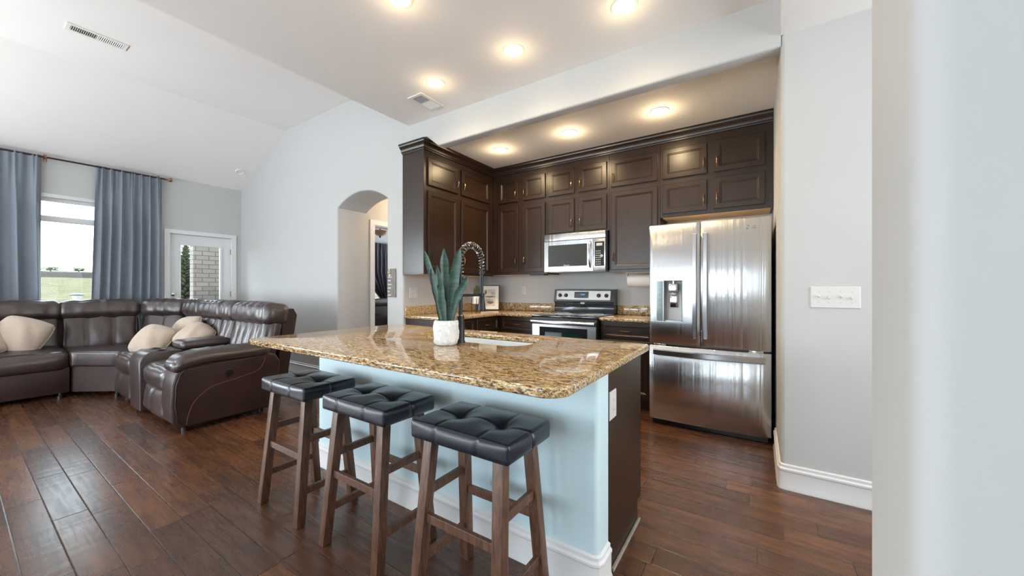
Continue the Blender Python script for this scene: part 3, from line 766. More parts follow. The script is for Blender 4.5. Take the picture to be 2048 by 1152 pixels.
obj('door_handle', vhandle(split-.040), 'steel_v', dl, 40); obj('door_handle', vhandle(split+.040), 'steel_v', dr, 40)
m = M(); n = 24; vs = []
for i in range(n+1):
    t = i/n; xx = x0+.045+(x1-x0-.085)*t; d = .030+.034*math.sin(PI*t); zc = .655
    vs.append([m.bm.verts.new(p) for p in ((xx, yf-d+.014, zc+.026), (xx, yf-d-.002, zc+.018), (xx, yf-d-.002, zc-.018), (xx, yf-d+.014, zc-.026))])
for A, B in zip(vs, vs[1:]):
    for k in range(4): m.bm.faces.new((A[k], A[(k+1) % 4], B[(k+1) % 4], B[k]))
m.bm.faces.new(vs[0][::-1]); m.bm.faces.new(vs[-1])
for xx in (x0+.06, x1-.055): m.box(xx-.016, xx+.016, yf-.032, yf+.02, .640, .670)
obj('drawer_handle', m, 'steel_v', fz, 40)
for xx in (x0+.09, x1-.10): obj('hinge_clip', M().box(xx-.05, xx+.05, yf+.03, yf+.06, .704, .724, .003), 'chrome', r, 30)
# ice and water dispenser
m = M(); hx0, hx1, hz0, hz1 = hole
b = m.bm
F0 = [b.verts.new(p) for p in ((hx0+.060, yf+.004, hz0), (hx1, yf+.004, hz0), (hx1, yf+.004, hz1), (hx0+.060, yf+.004, hz1))]
F1 = [b.verts.new(p) for p in ((hx0+.070, yf+.072, hz0+.010), (hx1-.008, yf+.072, hz0+.010), (hx1-.008, yf+.078, hz1-.006), (hx0+.070, yf+.078, hz1-.006))]
for k in range(4): b.faces.new((F0[k], F0[(k+1) % 4], F1[(k+1) % 4], F1[k]))
b.faces.new(F1)
dp = obj('dispenser', m, 'grey_plastic', dl, 0)
m = M(); m.cells('xz', yf-.004, yf+.008, (hx0-.004, hx1+.005), (hz0-.005, hz1+.005), [(hx0+.060, hx1, hz0, hz1)]); obj('dispenser_frame', m, 'steel_plain', dp, 0)
obj('touch_panel', M().box(hx0+.002, hx0+.054, yf-.006, yf-.003, hz0+.004, hz1-.004, .001), simple('touch_panel_teal', (.22, .32, .35), .08, spec=.8), dp, 0)
m = M()
m.box(hx0+.017, hx0+.0178, yf-.0066, yf-.0058, hz0+.03, hz0+.3025)
for i in range(7): m.box(hx0+.017, hx0+.040, yf-.0066, yf-.0058, hz0+.03+i*.045, hz0+.0325+i*.045)
obj('touch_marks', m, 'button', dp, 0)
m = M(); cxn = (hx0+.060+hx1)/2
m.cyl((cxn, yf+.03, hz1-.03), (cxn, yf+.03, hz1), .010, 14); m.box(cxn-.036, cxn+.036, yf+.002, yf+.062, hz1-.105, hz1-.028, .006)
obj('ice_chute', m, 'steel_v', dp, 35)
m = M(); m.lathe([(.030, 0), (.034, -.020), (.026, -.026)], (cxn, yf+.035, hz1-.104), 20); obj('chute_nozzle', m, 'grey_plastic', dp, 35)
m = M(); m.box(cxn-.032, cxn+.032, yf+.050, yf+.058, hz1-.235, hz1-.115, .002); obj('paddle', m, 'chrome', dp, 30)
obj('drip_tray', M().box(hx0+.072, hx1-.008, yf+.006, yf+.072, hz0+.001, hz0+.011), 'steel_plain', dp, 0)
obj('back_plate', M().prism([(hx0+.085, hz0+.012), (hx1-.014, hz0+.012), (hx1-.020, hz1-.09), (hx0+.105, hz1-.09)], 'xz', yf+.066, yf+.071) and None or (lambda mm: (mm.prism([(hx0+.085, hz0+.012), (hx1-.014, hz0+.012), (hx1-.020, hz1-.09), (hx0+.105, hz1-.09)], 'xz', yf+.064, yf+.070), mm)[1])(M()), simple('dispenser_back', (.62, .63, .62), .35), dp, 0)
# badge on the right door
m = M(); bz = 1.705; bxx = x1-.155
pts = [(bxx+.013*math.cos(2*PI*i/24), yf+.006, bz+.013*math.sin(2*PI*i/24)) for i in range(24)]; m.tube(pts, .0018, 6, True)
m.box(bxx-.006, bxx-.003, yf+.003, yf+.007, bz-.005, bz+.007); m.box(bxx-.006, bxx+.002, yf+.003, yf+.007, bz-.006, bz-.0035); m.box(bxx, bxx+.011, yf+.003, yf+.007, bz-.001, bz+.001)
text_mesh(m, 'LG', .030, (bxx+.020, yf+.006, bz-.0105), E_, (0, 0, 1), N_, .001)
obj('badge', m, 'chrome', dr, 0)

# ================================================================== ISLAND
IX0, IX1, IY0, IY1 = -2.552, -.527, 1.425, 2.085
r = thing('kitchen_island', 'pale painted kitchen island with a dark wood end panel', 'island', (-1.54, 1.75, 0))
m = M(); m.box(IX0, IX1, IY0, IY0+.115, 0, .880)
e = [e for e in m.bm.edges if all(abs(v.co.y-IY0) < 1e-6 for v in e.verts) and abs(e.verts[0].co.z-e.verts[1].co.z) > .5]
bmesh.ops.bevel(m.bm, geom=e, offset=.022, segments=5, profile=.5, affect='EDGES')
obj('knee_wall', m, 'island_paint', r, 40)
obj('carcass', M().cells('xy', .105, .88, (IX0+.02, IX1-.020), (IY0+.116, IY1-.022), [(-1.80, -1.00, 1.58, 2.02)]), 'cabinet', r, 0)
obj('toe_kick', M().box(IX0+.03, IX1-.02, IY0+.116, IY1-.09, 0, .105), 'cabinet', r, 0)
m = M(); m.prism([(IY0+.1155, 0), (IY1-.085, 0), (IY1-.085, .105), (IY1-.022, .105), (IY1-.022, .880), (IY0+.1155, .880)], 'yz', IX1-.020, IX1); ep = obj('end_panel', m, 'cabinet', r, 0)
m = M(); m.prism([(IY0+.1155, 0), (IY1-.022, 0), (IY1-.022, .88), (IY0+.1155, .88)], 'yz', IX0, IX0+.02); obj('end_panel', m, 'cabinet', r, 0)
for i in range(4):
    w = (IX1-IX0-.06)/4; a = IX0+.03+i*w
    add_door(r, (a+w-.01, IY1-.022, .12), (-1, 0, 0), (0, 1, 0), w-.02, .74, 0 if i % 2 else 1, .62)
m = M(); m.sweep(BB, [(IX1, IY0+.114), (IX1, IY0+.022), (IX1-.006, IY0+.006), (IX1-.022, IY0), (IX0, IY0), (IX0, IY0+.114)]); 
obj('baseboard', m, 'trim', r, 25)
obj('shoe_strip', M().box(IX1, IX1+.014, IY0+.150, IY1-.075, 0, .016, .004), 'toe', r, 30)
# worktop with rounded corners and a sink cut-out
def rrect(x0, x1, y0, y1, r, n=7, rs=None):
    P = []; R = rs or (r, r, r, r)
    for (cxx, cyy, a0, rr) in ((x1-R[0], y0+R[0], -PI/2, R[0]), (x1-R[1], y1-R[1], 0, R[1]), (x0+R[2], y1-R[2], PI/2, R[2]), (x0+R[3], y0+R[3], PI, R[3])):
        for i in range(n+1):
            a = a0 + PI/2*i/n; P.append((cxx+rr*math.cos(a), cyy+rr*math.sin(a)))
    return P
def slab_hole(outer, inner, z0, z1, bev):
    """slab with a hole: rings of verts joined by a bridged cap"""
    m = M(); b = m.bm; F = {}
    for z in (z0, z1):
        eo = [b.verts.new((*p, z)) for p in outer]; ei = [b.verts.new((*p, z)) for p in inner]
        es = [b.edges.new((eo[i], eo[(i+1) % len(eo)])) for i in range(len(eo))] + [b.edges.new((ei[i], ei[(i+1) % len(ei)])) for i in range(len(ei))]
        bmesh.ops.triangle_fill(b, edges=es, use_beauty=True, use_dissolve=False); F[z] = (eo, ei)
    for q in (0, 1):
        A, B = F[z0][q], F[z1][q]
        for i in range(len(A)): b.faces.new((A[i], A[(i+1) % len(A)], B[(i+1) % len(A)], B[i]))
    bmesh.ops.recalc_face_normals(b, faces=b.faces)
    es = [e for e in b.edges if len(e.link_faces) == 2 and e.calc_face_angle(0) > 1.0]
    bmesh.ops.bevel(b, geom=es, offset=bev, segments=3, profile=.5, affect='EDGES')
    return m
CT0, CT1 = .881, .914
sx0, sx1, sy0, sy1 = -1.765, -1.035, 1.628, 1.985
m = slab_hole(rrect(-2.580, -.488, 1.0, 2.125, .07, 8, (.085, .05, .05, .05)), rrect(sx0, sx1, sy0, sy1, .11), CT0, CT1, .007)
obj('island_countertop', m, 'granite', None, 40, 'large glossy granite worktop on the island with a sink cut-out', 'countertop')
# sink bowl hung under the cut-out
r = thing('kitchen_sink', 'pale undermount sink bowl set into the island worktop', 'sink', (-1.4, 1.8, .70))
m = M(); b = m.bm
rings = []
for (off, z) in ((.012, .880), (-.003, .880), (-.006, .87), (-.012, .735), (-.045, .702), (-.15, .698)):
    rings.append([b.verts.new((*p, z)) for p in rrect(sx0-off, sx1+off, sy0-off, sy1+off, max(.02, .11+off))])
for A, B in zip(rings, rings[1:]):
    for i in range(len(A)): b.faces.new((A[i], A[(i+1) % len(A)], B[(i+1) % len(A)], B[i]))
b.faces.new(rings[-1]); bmesh.ops.recalc_face_normals(b, faces=b.faces)
bw = obj('bowl', m, 'sink', r, 40)
mo = bw.modifiers.new('thick', 'SOLIDIFY'); mo.thickness = .006; mo.offset = -1
obj('drain', M().lathe([(.002, .004), (.028, .004), (.042, .002), (.042, 0), (.002, 0)], (-1.4, 1.8, .699), 24), 'chrome', r, 35)

# faucet: spring neck over a slim hose
r = thing('kitchen_faucet', 'matte black spring pull-down faucet behind the plant pot', 'faucet', (-1.395, 1.592, CT1))
fx, fy = -1.395, 1.592
obj('base', M().lathe([(.001, 0), (.027, 0), (.027, .006), (.0235, .012), (.0225, .145), (.019, .150), (.001, .150)], (fx, fy, CT1), 24), 'black_metal', r, 35)
obj('collar', M().lathe([(.001, 0), (.0195, 0), (.0195, .006), (.001, .006)], (fx, fy, CT1+.150), 20), 'bronze', r, 35)
obj('riser', M().cyl((fx, fy, CT1+.156), (fx, fy, CT1+.37), .0125, 16), 'black_metal', r, 35)
obj('lever', M().tube([(fx-.02, fy, CT1+.10), (fx-.05, fy, CT1+.105), (fx-.105, fy, CT1+.125)], [.010, .006, .005], 10), 'black_metal', r, 35)
# hose path: up, over in a half circle towards the sink, down
R_, zc = .097, 1.372; hp = []
for i in range(8): hp.append((fx, fy, 1.27+(zc-1.27)*i/8))
for i in range(25):
    a = PI - PI*i/24; hp.append((fx, fy+R_+R_*math.cos(a), zc+R_*math.sin(a)))
for i in range(1, 4): hp.append((fx, fy+2*R_, zc-(zc-1.315)*i/3))
obj('hose', M().tube(hp, .0095, 10), 'black_metal', r, 40)
# coil follows the hose
def along(pts, s):
    d = [0]
    for a, b_ in zip(pts, pts[1:]): d.append(d[-1]+(Vector(b_)-Vector(a)).length)
    s *= d[-1]
    for i in range(len(pts)-1):
        if s <= d[i+1]+1e-9:
            t = (s-d[i])/(d[i+1]-d[i]); a, b_ = Vector(pts[i]), Vector(pts[i+1]); return a.lerp(b_, t), (b_-a).normalized()
    return Vector(pts[-1]), (Vector(pts[-1])-Vector(pts[-2])).normalized()
cp_ = []; turns = 24
for i in range(turns*12+1):
    p, t = along(hp, i/(turns*12)); xax = Vector((1, 0, 0)); yax = t.cross(xax).normalized(); a = 2*PI*i/12
    cp_.append(p + xax*(.0185*math.cos(a)) + yax*(.0185*math.sin(a)))
obj('spring', M().tube(cp_, .0027, 6), simple('spring_dark_steel', (.30, .28, .26), .22, 1), r, 40)
obj('spray_neck', M().lathe([(.001, 1.165), (.0105, 1.165), (.0105, 1.30), (.015, 1.302), (.015, 1.318), (.001, 1.318)], (fx, fy+2*R_, 0), 18), 'black_metal', r, 35)
obj('spray_head', M().lathe([(.001, 1.082), (.0235, 1.082), (.0245, 1.088), (.017, 1.158), (.0135, 1.168), (.001, 1.168)], (fx, fy+2*R_, 0), 22), 'black_metal', r, 35)
m = M(); m.bar((fx, fy, 1.178), (fx, fy+2*R_-.012, 1.178), .011, .016); m.lathe([(.018, 1.168), (.018, 1.188), (.011, 1.188), (.011, 1.168)], (fx, fy+2*R_, 0), 18)
obj('docking_arm', m, 'black_metal', r, 35)

# snake plant in a faceted pot
r = thing('potted_snake_plant', 'snake plant with upright leaves in a white faceted pot', 'plant', (-1.413, 1.497, CT1))
pc = Vector((-1.413, 1.497, CT1))
rng = random.Random(3); fac = {(i, j): rng.uniform(-.0055, .0030) for i in range(16) for j in range(8)}
def facet(rr, z, a):
    if rr < .05: return rr
    j = int(z/.134*5); i = int((a/(2*PI)*13 + (.5 if j % 2 else 0)) % 13); return rr + fac[i, j] + .0016*math.sin(a*13+z*70)
prof = [(.001, 0), (.052, 0), (.060, .004), (.0645, .014)] + [(.066, .014+.104*i/14) for i in range(1, 14)] + [(.0645, .122), (.060, .131), (.055, .132), (.053, .125), (.052, .112), (.001, .110)]
obj('pot', M().lathe(prof, pc, 52, mod=facet), 'ceramic', r, 12)
obj('soil', M().lathe([(.001, .104), (.050, .104), (.0505, .1135), (.001, .117)], pc, 24), 'soil', r, 40)
cr, cf = Vector((math.cos(math.radians(33.35)), math.sin(math.radians(33.35)), 0)), Vector((-math.sin(math.radians(33.35)), math.cos(math.radians(33.35)), 0))
def leaf(path, wid, twist=0.0, yaw=0.0):
    """path: (right, depth, height) from the pot centre; wid half-width; blade cupped along its length"""
    m = M(); n = 26; P = [pc + cr*a + cf*d_ + Vector((0, 0, z)) for a, d_, z in path]
    def cat(t):
        s = t*(len(P)-1); i = min(int(s), len(P)-2); f = s-i
        p0, p1, p2, p3 = P[max(i-1, 0)], P[i], P[i+1], P[min(i+2, len(P)-1)]
        return .5*((2*p1)+(-p0+p2)*f+(2*p0-5*p1+4*p2-p3)*f*f+(-p0+3*p1-3*p2+p3)*f**3)
    vs = []
    for i in range(n+1):
        t = i/n; c = cat(t); tg = (cat(min(1, t+.02))-cat(max(0, t-.02))).normalized()
        a = yaw + twist*t; side = (cr*math.cos(a)+cf*math.sin(a)); side = (side - tg*side.dot(tg)).normalized(); nn = side.cross(tg)
        w = wid*(.40+.60*min(1, t/.5)**.9)*max(.03, (1-max(0, (t-.62)/.38)**1.7)); w *= 1+.09*math.sin(t*17+a*5)
        cup = .28*w
        row = []
        for k in (-1, -.5, 0, .5, 1): row.append((c + side*(w*k) - nn*(cup*(1-k*k)), c + side*(w*k) - nn*(cup*(1-k*k)) - nn*.0022*(1.2-abs(k))))
        vs.append([[m.bm.verts.new(p) for p in q] for q in row])
    for A, B in zip(vs, vs[1:]):
        for k in range(4):
            m.bm.faces.new((A[k][0], A[k+1][0], B[k+1][0], B[k][0])); m.bm.faces.new((A[k][1], B[k][1], B[k+1][1], A[k+1][1]))
        m.bm.faces.new((A[0][0], B[0][0], B[0][1], A[0][1])); m.bm.faces.new((A[4][0], A[4][1], B[4][1], B[4][0]))
    for q, s in ((vs[0], 1), (vs[-1], -1)):
        f = [x[0] for x in q] + [x[1] for x in q][::-1]; m.bm.faces.new(f if s > 0 else f[::-1])
    bmesh.ops.recalc_face_normals(m.bm, faces=m.bm.faces)
    return m
for pth, wd, tw, yw in [
    ([(-.022, -.005, .10), (-.040, -.004, .22), (-.066, 0, .33), (-.100, .005, .44), (-.122, .012, .512)], .0185, .5, -.5),
    ([(-.012, .012, .10), (-.012, .016, .24), (-.010, .020, .36), (-.016, .028, .46), (-.018, .03, .525)], .0235, .3, .1),
    ([(-.008, -.018, .10), (-.016, -.020, .22), (-.034, -.020, .34), (-.046, -.020, .43)], .0165, -.5, .6),
    ([(.012, .010, .10), (.022, .012, .22), (.038, .012, .34), (.058, .008, .45), (.074, .004, .522)], .0285, -.4, .2),
    ([(.030, -.010, .10), (.044, -.014, .19), (.068, -.018, .27), (.098, -.02, .325), (.122, -.02, .375)], .0215, .6, -.4),
    ([(-.030, .010, .10), (-.046, .014, .20), (-.070, .016, .30), (-.084, .018, .39), (-.076, .02, .43)], .020, .8, .8),
    ([(-.002, -.028, .10), (-.010, -.032, .18), (-.022, -.034, .27), (-.018, -.03, .34)], .0195, .4, -.2),
    ([(.022, .028, .10), (.036, .034, .22), (.046, .036, .33), (.048, .036, .40)], .0195, .2, .9)]:
    obj('leaf', leaf(pth, wd, tw, yw), 'leaf', r, 60)

# ================================================================== BAR STOOLS
def make_stool(label):
    r = thing('bar_stool', label, 'bar stool', (0, 0, 0), 'bar stools along the island')
    sw, sd, zt, zb = .462, .298, .706, .636
    btn = [(-.100, 0), (.100, 0)]
    def tuft(p, e):
        x, y, z = p
        if e.z > .3:
            k = (e.z-.3)/.7; d = 0
            for bx, by in btn: d += .012*math.exp(-((x-bx)**2+(y-by)**2)/(.022**2)) + .016*math.exp(-((x-bx)**2+(y-by)**2)/(.062**2))
            # seams run from the buttons to the rim
            for bx, by in btn: d += .0036*math.exp(-((x-bx)/.005)**2)*min(1, abs(y)/.03)
            d += .0036*math.exp(-(y/.005)**2)*(1 if abs(x) > .10 else .9)
            z -= d*k
        if abs(e.z) <= .98 and max(abs(e.x), abs(e.y)) > .99:
            if abs(e.y) > .99 and e.z < .9:
                for bx, _ in btn: y -= math.copysign(.006*math.exp(-((x-bx)/.006)**2), e.y)
            if abs(e.x) > .99 and e.z < .9: x -= math.copysign(.006*math.exp(-(y/.006)**2), e.x)
        return (x, y, z)
    m = M(); m.cushion((0, 0, (zt+zb)/2), (sw, sd, zt-zb), .012, .009, None, (110, 70, 8), tuft)
    st = obj('seat', m, 'stool_leather', r, 70)
    for bx, by in btn: obj('tuft_button', M().sphere((bx, by, zt-.0275), .011, 10, (1, 1, .5)), 'stool_leather', st, 60)
    # welt seam round the top edge
    P = rrect(-sw/2+.004, sw/2-.004, -sd/2+.004, sd/2-.004, .016, 5); obj('welt', M().tube([(a, c, zt-.014) for a, c in P], .0026, 6, True), 'stool_leather', st, 60)
    obj('seat_frame', M().box(-.150, .150, -.085, .085, .615, .637, .003), 'stool_wood', r, 30)
    top, bot = (.166, .096), (.197, .153)
    def leg_at(sx, sy, z):
        t = 1 - z/.637; return Vector((sx*(top[0]+(bot[0]-top[0])*t), sy*(top[1]+(bot[1]-top[1])*t), z))
    for sx in (-1, 1):
        for sy in (-1, 1):
            m = M(); q = []
            for z in (0, .637):
                c = leg_at(sx, sy, z); h = .0215
                q.append([m.bm.verts.new((c.x+a*h, c.y+b_*h, z)) for a, b_ in ((-1, -1), (1, -1), (1, 1), (-1, 1))])
            fs = [m.bm.faces.new((q[0][k], q[0][(k+1) % 4], q[1][(k+1) % 4], q[1][k])) for k in range(4)] + [m.bm.faces.new(q[0][::-1]), m.bm.faces.new(q[1])]
            bmesh.ops.bevel(m.bm, geom=[e for e in m.bm.edges], offset=.003, segments=2, profile=.5, affect='EDGES')
            obj('leg', m, 'stool_wood', r, 30)
    def rail(a, b_, z, hh=.034, tt=.020):
        p, q = leg_at(*a, z), leg_at(*b_, z); d = (q-p).normalized()
        m = M(); m.bar(p+d*.012, q-d*.012, tt, hh, (0, 0, 1), .002); obj('stretcher', m, 'stool_wood', r, 30)
    rail((-1, -1), (1, -1), .335); rail((-1, 1), (1, 1), .335)
    for sx in (-1, 1): rail((sx, -1), (sx, 1), .425); rail((sx, -1), (sx, 1), .165)
    return r
st = make_stool('dark tufted bar stool farthest left, beside the leather sofa')
spots = [(-2.155, 1.147, 'dark tufted bar stool farthest left, beside the leather sofa'),
         (-1.527, 1.148, 'dark tufted bar stool in the middle of the row of three'),
         (-.905, 1.150, 'dark tufted bar stool farthest right, nearest the island corner')]
for i, (x, y, lb) in enumerate(spots):
    if i == 0: st.location = (x, y, 0)
    else: copy_tree(st, (x, y, 0), lb)
for ch in st.children_recursive: pass

# ================================================================== SECTIONAL SOFA
r = thing('sectional_sofa', 'brown leather reclining sectional sofa wrapping the corner by the window', 'sofa', (-5.6, 1.3, 0))
def T(x, y, ang): return Matrix.Translation((x, y, 0)) @ Matrix.Rotation(ang, 4, 'Z')
def pucker(amp, f, ph=0): return lambda p, e: (p[0], p[1], p[2] + amp*math.sin(e.x*f+ph)*(1-abs(e.x))*max(0, e.z))
def seat_module(mt, w, foot=True, split_foot=True, ph=0.0):
    """local frame: x along the width, y from the front (0) to the back"""
    def seatfn(p, e):
        x, y, z = p
        if e.y < -.2 and e.z < 0: z -= .015*(-e.y)           # lip rolls over the front
        z += .006*math.sin(e.x*8+ph)*(1-e.x*e.x)*max(0, e.z)*max(0, -e.y)
        return (x, y, z)
    c = obj('seat_cushion', M().cushion((0, 0, 0), (w-.006, .80, .200), .07, .028, mt @ Matrix.Translation((w/2, .405, .425)) @ Matrix.Rotation(math.radians(2.5), 4, 'X'), (16, 18, 8), seatfn), 'sofa_leather', r, 80)
    pts = [mt @ Vector((w/2 + (w/2-.02)*t, .045+.05*abs(t)**3, .516-.010*abs(t)**2)) for t in [(-1+2*i/20) for i in range(21)]]
    obj('seam', M().tube(pts, .003, 6), 'sofa_leather_dark', c, 80)
    if foot:
        def ff(p, e):
            x, y, z = p
            if e.y < 0: y += .016*math.exp(-(x/.012)**2)*split_foot; y -= .004*math.sin(e.z*9+ph)*abs(e.x)**3
            return (x, y, z)
        obj('footrest', M().cushion((0, 0, 0), (w-.012, .15, .265), .05, .030, mt @ Matrix.Translation((w/2, .085, .195)) @ Matrix.Rotation(math.radians(-6), 4, 'X'), (28, 8, 12), ff), 'sofa_leather', r, 80)
    else:
        obj('front_panel', M().box(0, w, .035, .075, .05, .335, .012, 2, mt), 'sofa_leather_dark', r, 30)
def back_module(mt, w, flutes=4, ph=0.0, folds=(0,), inset=.70):
    lean = Matrix.Rotation(math.radians(-13), 4, 'X')
    def fl(p, e):
        x, y, z = p
        if e.y < 0:
            u = (e.x+1)/2*flutes; y += .030*(1-abs(math.sin(PI*u))**.6)*(1-.3*abs(e.z)); y += .006*math.sin(e.z*5+x*40+ph)*.6
        return (x, y, z)
    obj('backrest', M().cushion((0, 0, 0), (w-.004, .17, .46), .05, .02, mt @ Matrix.Translation((w/2, inset+.095, .665)) @ lean, (12*flutes, 6, 12), fl), 'sofa_leather', r, 80)
    def hd(p, e):
        x, y, z = p; k = 0
        for f in folds: k += math.exp(-((e.x-f)/.035)**2)
        s = 1 - .10*min(1, k); y = y*s if e.y < 0 else y; z = z*(s if z > 0 else 1)
        z += .005*math.sin(e.x*17+ph)*max(0, e.z); y -= .006*math.sin(e.x*13+ph*2)*(e.y < 0)*(1-e.z*e.z)
        return (x, y, z)
    obj('headrest', M().cushion((0, 0, 0), (w+.035, .255, .225), .072, .016, mt @ Matrix.Translation((w/2, inset+.150, .945)) @ Matrix.Rotation(math.radians(-8), 4, 'X'), (36, 14, 12), hd), 'sofa_leather', r, 80)
    m = M(); m.prism([(inset+.12, .10), (inset+.22, .10), (inset+.345, .93), (inset+.31, 1.00), (inset+.22, 1.00)], 'yz', .004, w-.004)
    for v in m.bm.verts: v.co = mt @ v.co
    obj('back_shell', m, 'sofa_leather_dark', r, 25)
YR = 1.035
# right-hand run: arm, recliner, console, recliner
mt = T(-4.925, YR, 0); seat_module(mt, .655, True, True, .3); 
back_module(mt, .79, 5, .3, (.78,))
mt = T(-5.955, YR-.01, 0); seat_module(mt, .670, True, True, 1.7); back_module(mt, .70, 4, 1.1, (-.05,))
mt = T(-5.253, YR, 0); back_module(mt, .326, 2, 2.2, ())
# console
m = M(); m.prism([(YR-.01, .04), (YR-.02, .50), (YR+.01, .565), (YR+.06, .595), (YR+.30, .588), (YR+.30, .04)], 'yz', -5.282, -4.930)
e = [e for e in m.bm.edges if abs(e.verts[0].co.x-e.verts[1].co.x) < 1e-6]; bmesh.ops.bevel(m.bm, geom=e, offset=.014, segments=3, profile=.5, affect='EDGES')
cs = obj('console', m, 'sofa_leather', r, 40)
obj('console_box', M().box(-5.275, -4.937, YR+.301, YR+.80, .04, .575, .01), 'sofa_leather_dark', r, 30)
for xx in (-5.185, -5.03):
    obj('cup_holder', M().lathe([(.043, .5955), (.043, .603), (.037, .603), (.034, .597), (.001, .597)], (xx, YR+.155, 0), 24), 'black_gloss', cs, 40)
obj('console_lid', M().cushion((-5.106, YR+.555, .622), (.325, .50, .085), .034, .014, None, (12, 14, 6)), 'sofa_leather', r, 80)
# outer arm
prof = [(1.075, .05), (1.028, .10), (1.012, .25), (1.020, .42), (1.045, .50), (1.095, .552), (1.30, .568), (1.55, .572), (1.735, .596), (1.815, .56), (1.852, .49), (1.848, .40), (1.775, .075), (1.74, .05)]
m = M(); m.prism(prof, 'yz', -4.262, -4.002)
e = [e for e in m.bm.edges if abs(e.verts[0].co.x-e.verts[1].co.x) < 1e-6]; bmesh.ops.bevel(m.bm, geom=e, offset=.022, segments=4, profile=.5, affect='EDGES')
am = obj('arm_side', m, 'sofa_leather_dark', r, 40)
c0 = [(y+.055 if y < 1.3 else y-.045, z+(.03 if z < .2 else -.045)) for y, z in prof]
def inset_poly(off, n):
    return [(-3.999, 1.43+(y-1.43)*(1-off), .32+(z-.32)*(1-off)) for y, z in prof[:n]]
obj('piping', M().tube([(-4.003, y+.028, z-.004) for y, z in prof[:7]], .006, 6), 'sofa_leather_dark', am, 60)
def smooth_path(P, n=8):
    P = [Vector(p) for p in P]; o = []
    for i in range(len(P)-1):
        p0, p1, p2, p3 = P[max(i-1, 0)], P[i], P[i+1], P[min(i+2, len(P)-1)]
        for k in range(n):
            f = k/n; o.append(.5*((2*p1)+(-p0+p2)*f+(2*p0-5*p1+4*p2-p3)*f*f+(-p0+3*p1-3*p2+p3)*f**3))
    return o+[P[-1]]
obj('stitching', M().tube(smooth_path([(-4.0015, y, z) for y, z in ((1.112, .068), (1.128, .16), (1.175, .265), (1.29, .355), (1.47, .39), (1.64, .43), (1.70, .50), (1.712, .552))]), .0028, 6), 'stitch', am, 60)
obj('power_button', M().lathe([(.001, 0), (.033, 0), (.033, .004), (.026, .006), (.024, .003), (.017, .003), (.015, .006), (.001, .006)], (-4.003, 1.417, .452), 26, Matrix.Rotation(PI/2, 4, 'Y')), 'black_plastic', am, 40)
def armfn(p, e):
    x, y, z = p
    if e.y < -.3: z -= .050*((-e.y-.3)/.7)**2
    z += .006*math.exp(-((y-.08)/.012)**2)*(-1)*max(0, e.z); z += .003*math.sin(y*60)*max(0, e.z)
    return (x, y, z)
obj('arm_pad', M().cushion((-4.128, 1.395, .612), (.285, .735, .125), .058, .012, Matrix.Rotation(math.radians(-1.0), 4, 'X') if False else None, (12, 30, 10), armfn), 'sofa_leather', r, 80)
# left-hand run along the window wall
XFN = -6.41
for (y0, w, ph) in ((.052, .718, .7), (-.68, .72, 1.9), (-1.41, .725, 2.6)):
    mt = T(XFN, y0, PI/2); seat_module(mt, w, False, False, ph); back_module(mt, w, 3, ph, (.45,), .575)
obj('front_arm', M().box(-7.35, -6.42, -1.66, -1.415, .05, .60, .04, 3), 'sofa_leather_dark', r, 40)
# wedge that turns the corner
P = [(-5.962, YR+.02), (-5.962, 1.86), (-6.60, 1.90), (-7.13, 1.50), (-7.20, .765), (XFN-.02, .765), (XFN+.02, .80), (-6.02, YR-.005)]
m = M(); m.prism(P, 'xy', .335, .505); bmesh.ops.bevel(m.bm, geom=[e for e in m.bm.edges], offset=.045, segments=4, profile=.5, affect='EDGES', clamp_overlap=True)
obj('wedge_cushion', m, 'sofa_leather', r, 60)
P2 = [(a+(.03 if a < -6.2 else -.02)*0, b_) for a, b_ in P]
m = M(); m.prism([(-5.97, YR+.06), (-5.97, 1.80), (-6.6, 1.86), (-7.1, 1.48), (-7.17, .78), (XFN-.06, .78), (-6.06, YR+.045)], 'xy', .05, .333); obj('wedge_base', m, 'sofa_leather_dark', r, 25)
for (pa, pb, fl_, ph, fo) in (((-6.985, .752), (-6.885, 1.42), 3, .4, (.0,)), ((-6.895, 1.41), (-6.48, 1.735), 2, 1.2, (.1,)), ((-6.50, 1.73), (-5.962, 1.745), 2, 2.0, (-.1, .4))):
    a, b_ = Vector(pa), Vector(pb); d_ = b_-a; back_module(Matrix.Translation((a.x, a.y, 0)) @ Matrix.Rotation(math.atan2(d_.y, d_.x), 4, 'Z'), d_.length, fl_, ph, fo, 0.0)
for (x, y) in ((-4.10, 1.13), (-4.12, 1.72), (-5.85, 1.12), (-5.2, 1.75), (-6.45, .70), (-6.05, 1.07), (-6.47, .1), (-6.5, -1.3)):
    obj('foot', M().lathe([(.001, 0), (.026, 0), (.026, .03), (.014, .036), (.014, .06), (.001, .06)], (x, y, 0), 14), 'black_plastic', r, 40)

# scatter cushions
def pillow(label, loc, rot, s=.44, t=.15):
    def pf(p, e):
        x, y, z = p
        k = (1-abs(e.x)**2.4)*(1-abs(e.y)**2.4)
        z = math.copysign(1, e.z)*t/2*(abs(e.z)*max(.04, k**.6)) if abs(e.z) > 0 else 0
        c = 1-.07*(1-abs(e.y))*abs(e.x)*0
        x *= 1-.04*(1-e.y*e.y); y *= 1-.04*(1-e.x*e.x); q_ = 1-.17*(e.x*e.y)**2; x *= q_; y *= q_
        z += .006*math.sin(e.x*7+e.y*3)*k*max(0, e.z); z -= .010*math.exp(-((e.x*.7+e.y*.5-.35)/.10)**2)*max(0, e.z)*k
        return (x, y, z)
    from mathutils import Euler
    mt = Euler([math.radians(a) for a in rot]).to_matrix().to_4x4()
    o = obj('throw_pillow', M().cushion((0, 0, 0), (s, s, t), .03, 0, mt, (24, 24, 8), pf), 'cream', None, 80, label, 'pillow', 'cream throw pillows on the sofa')
    o.location = loc
    return o
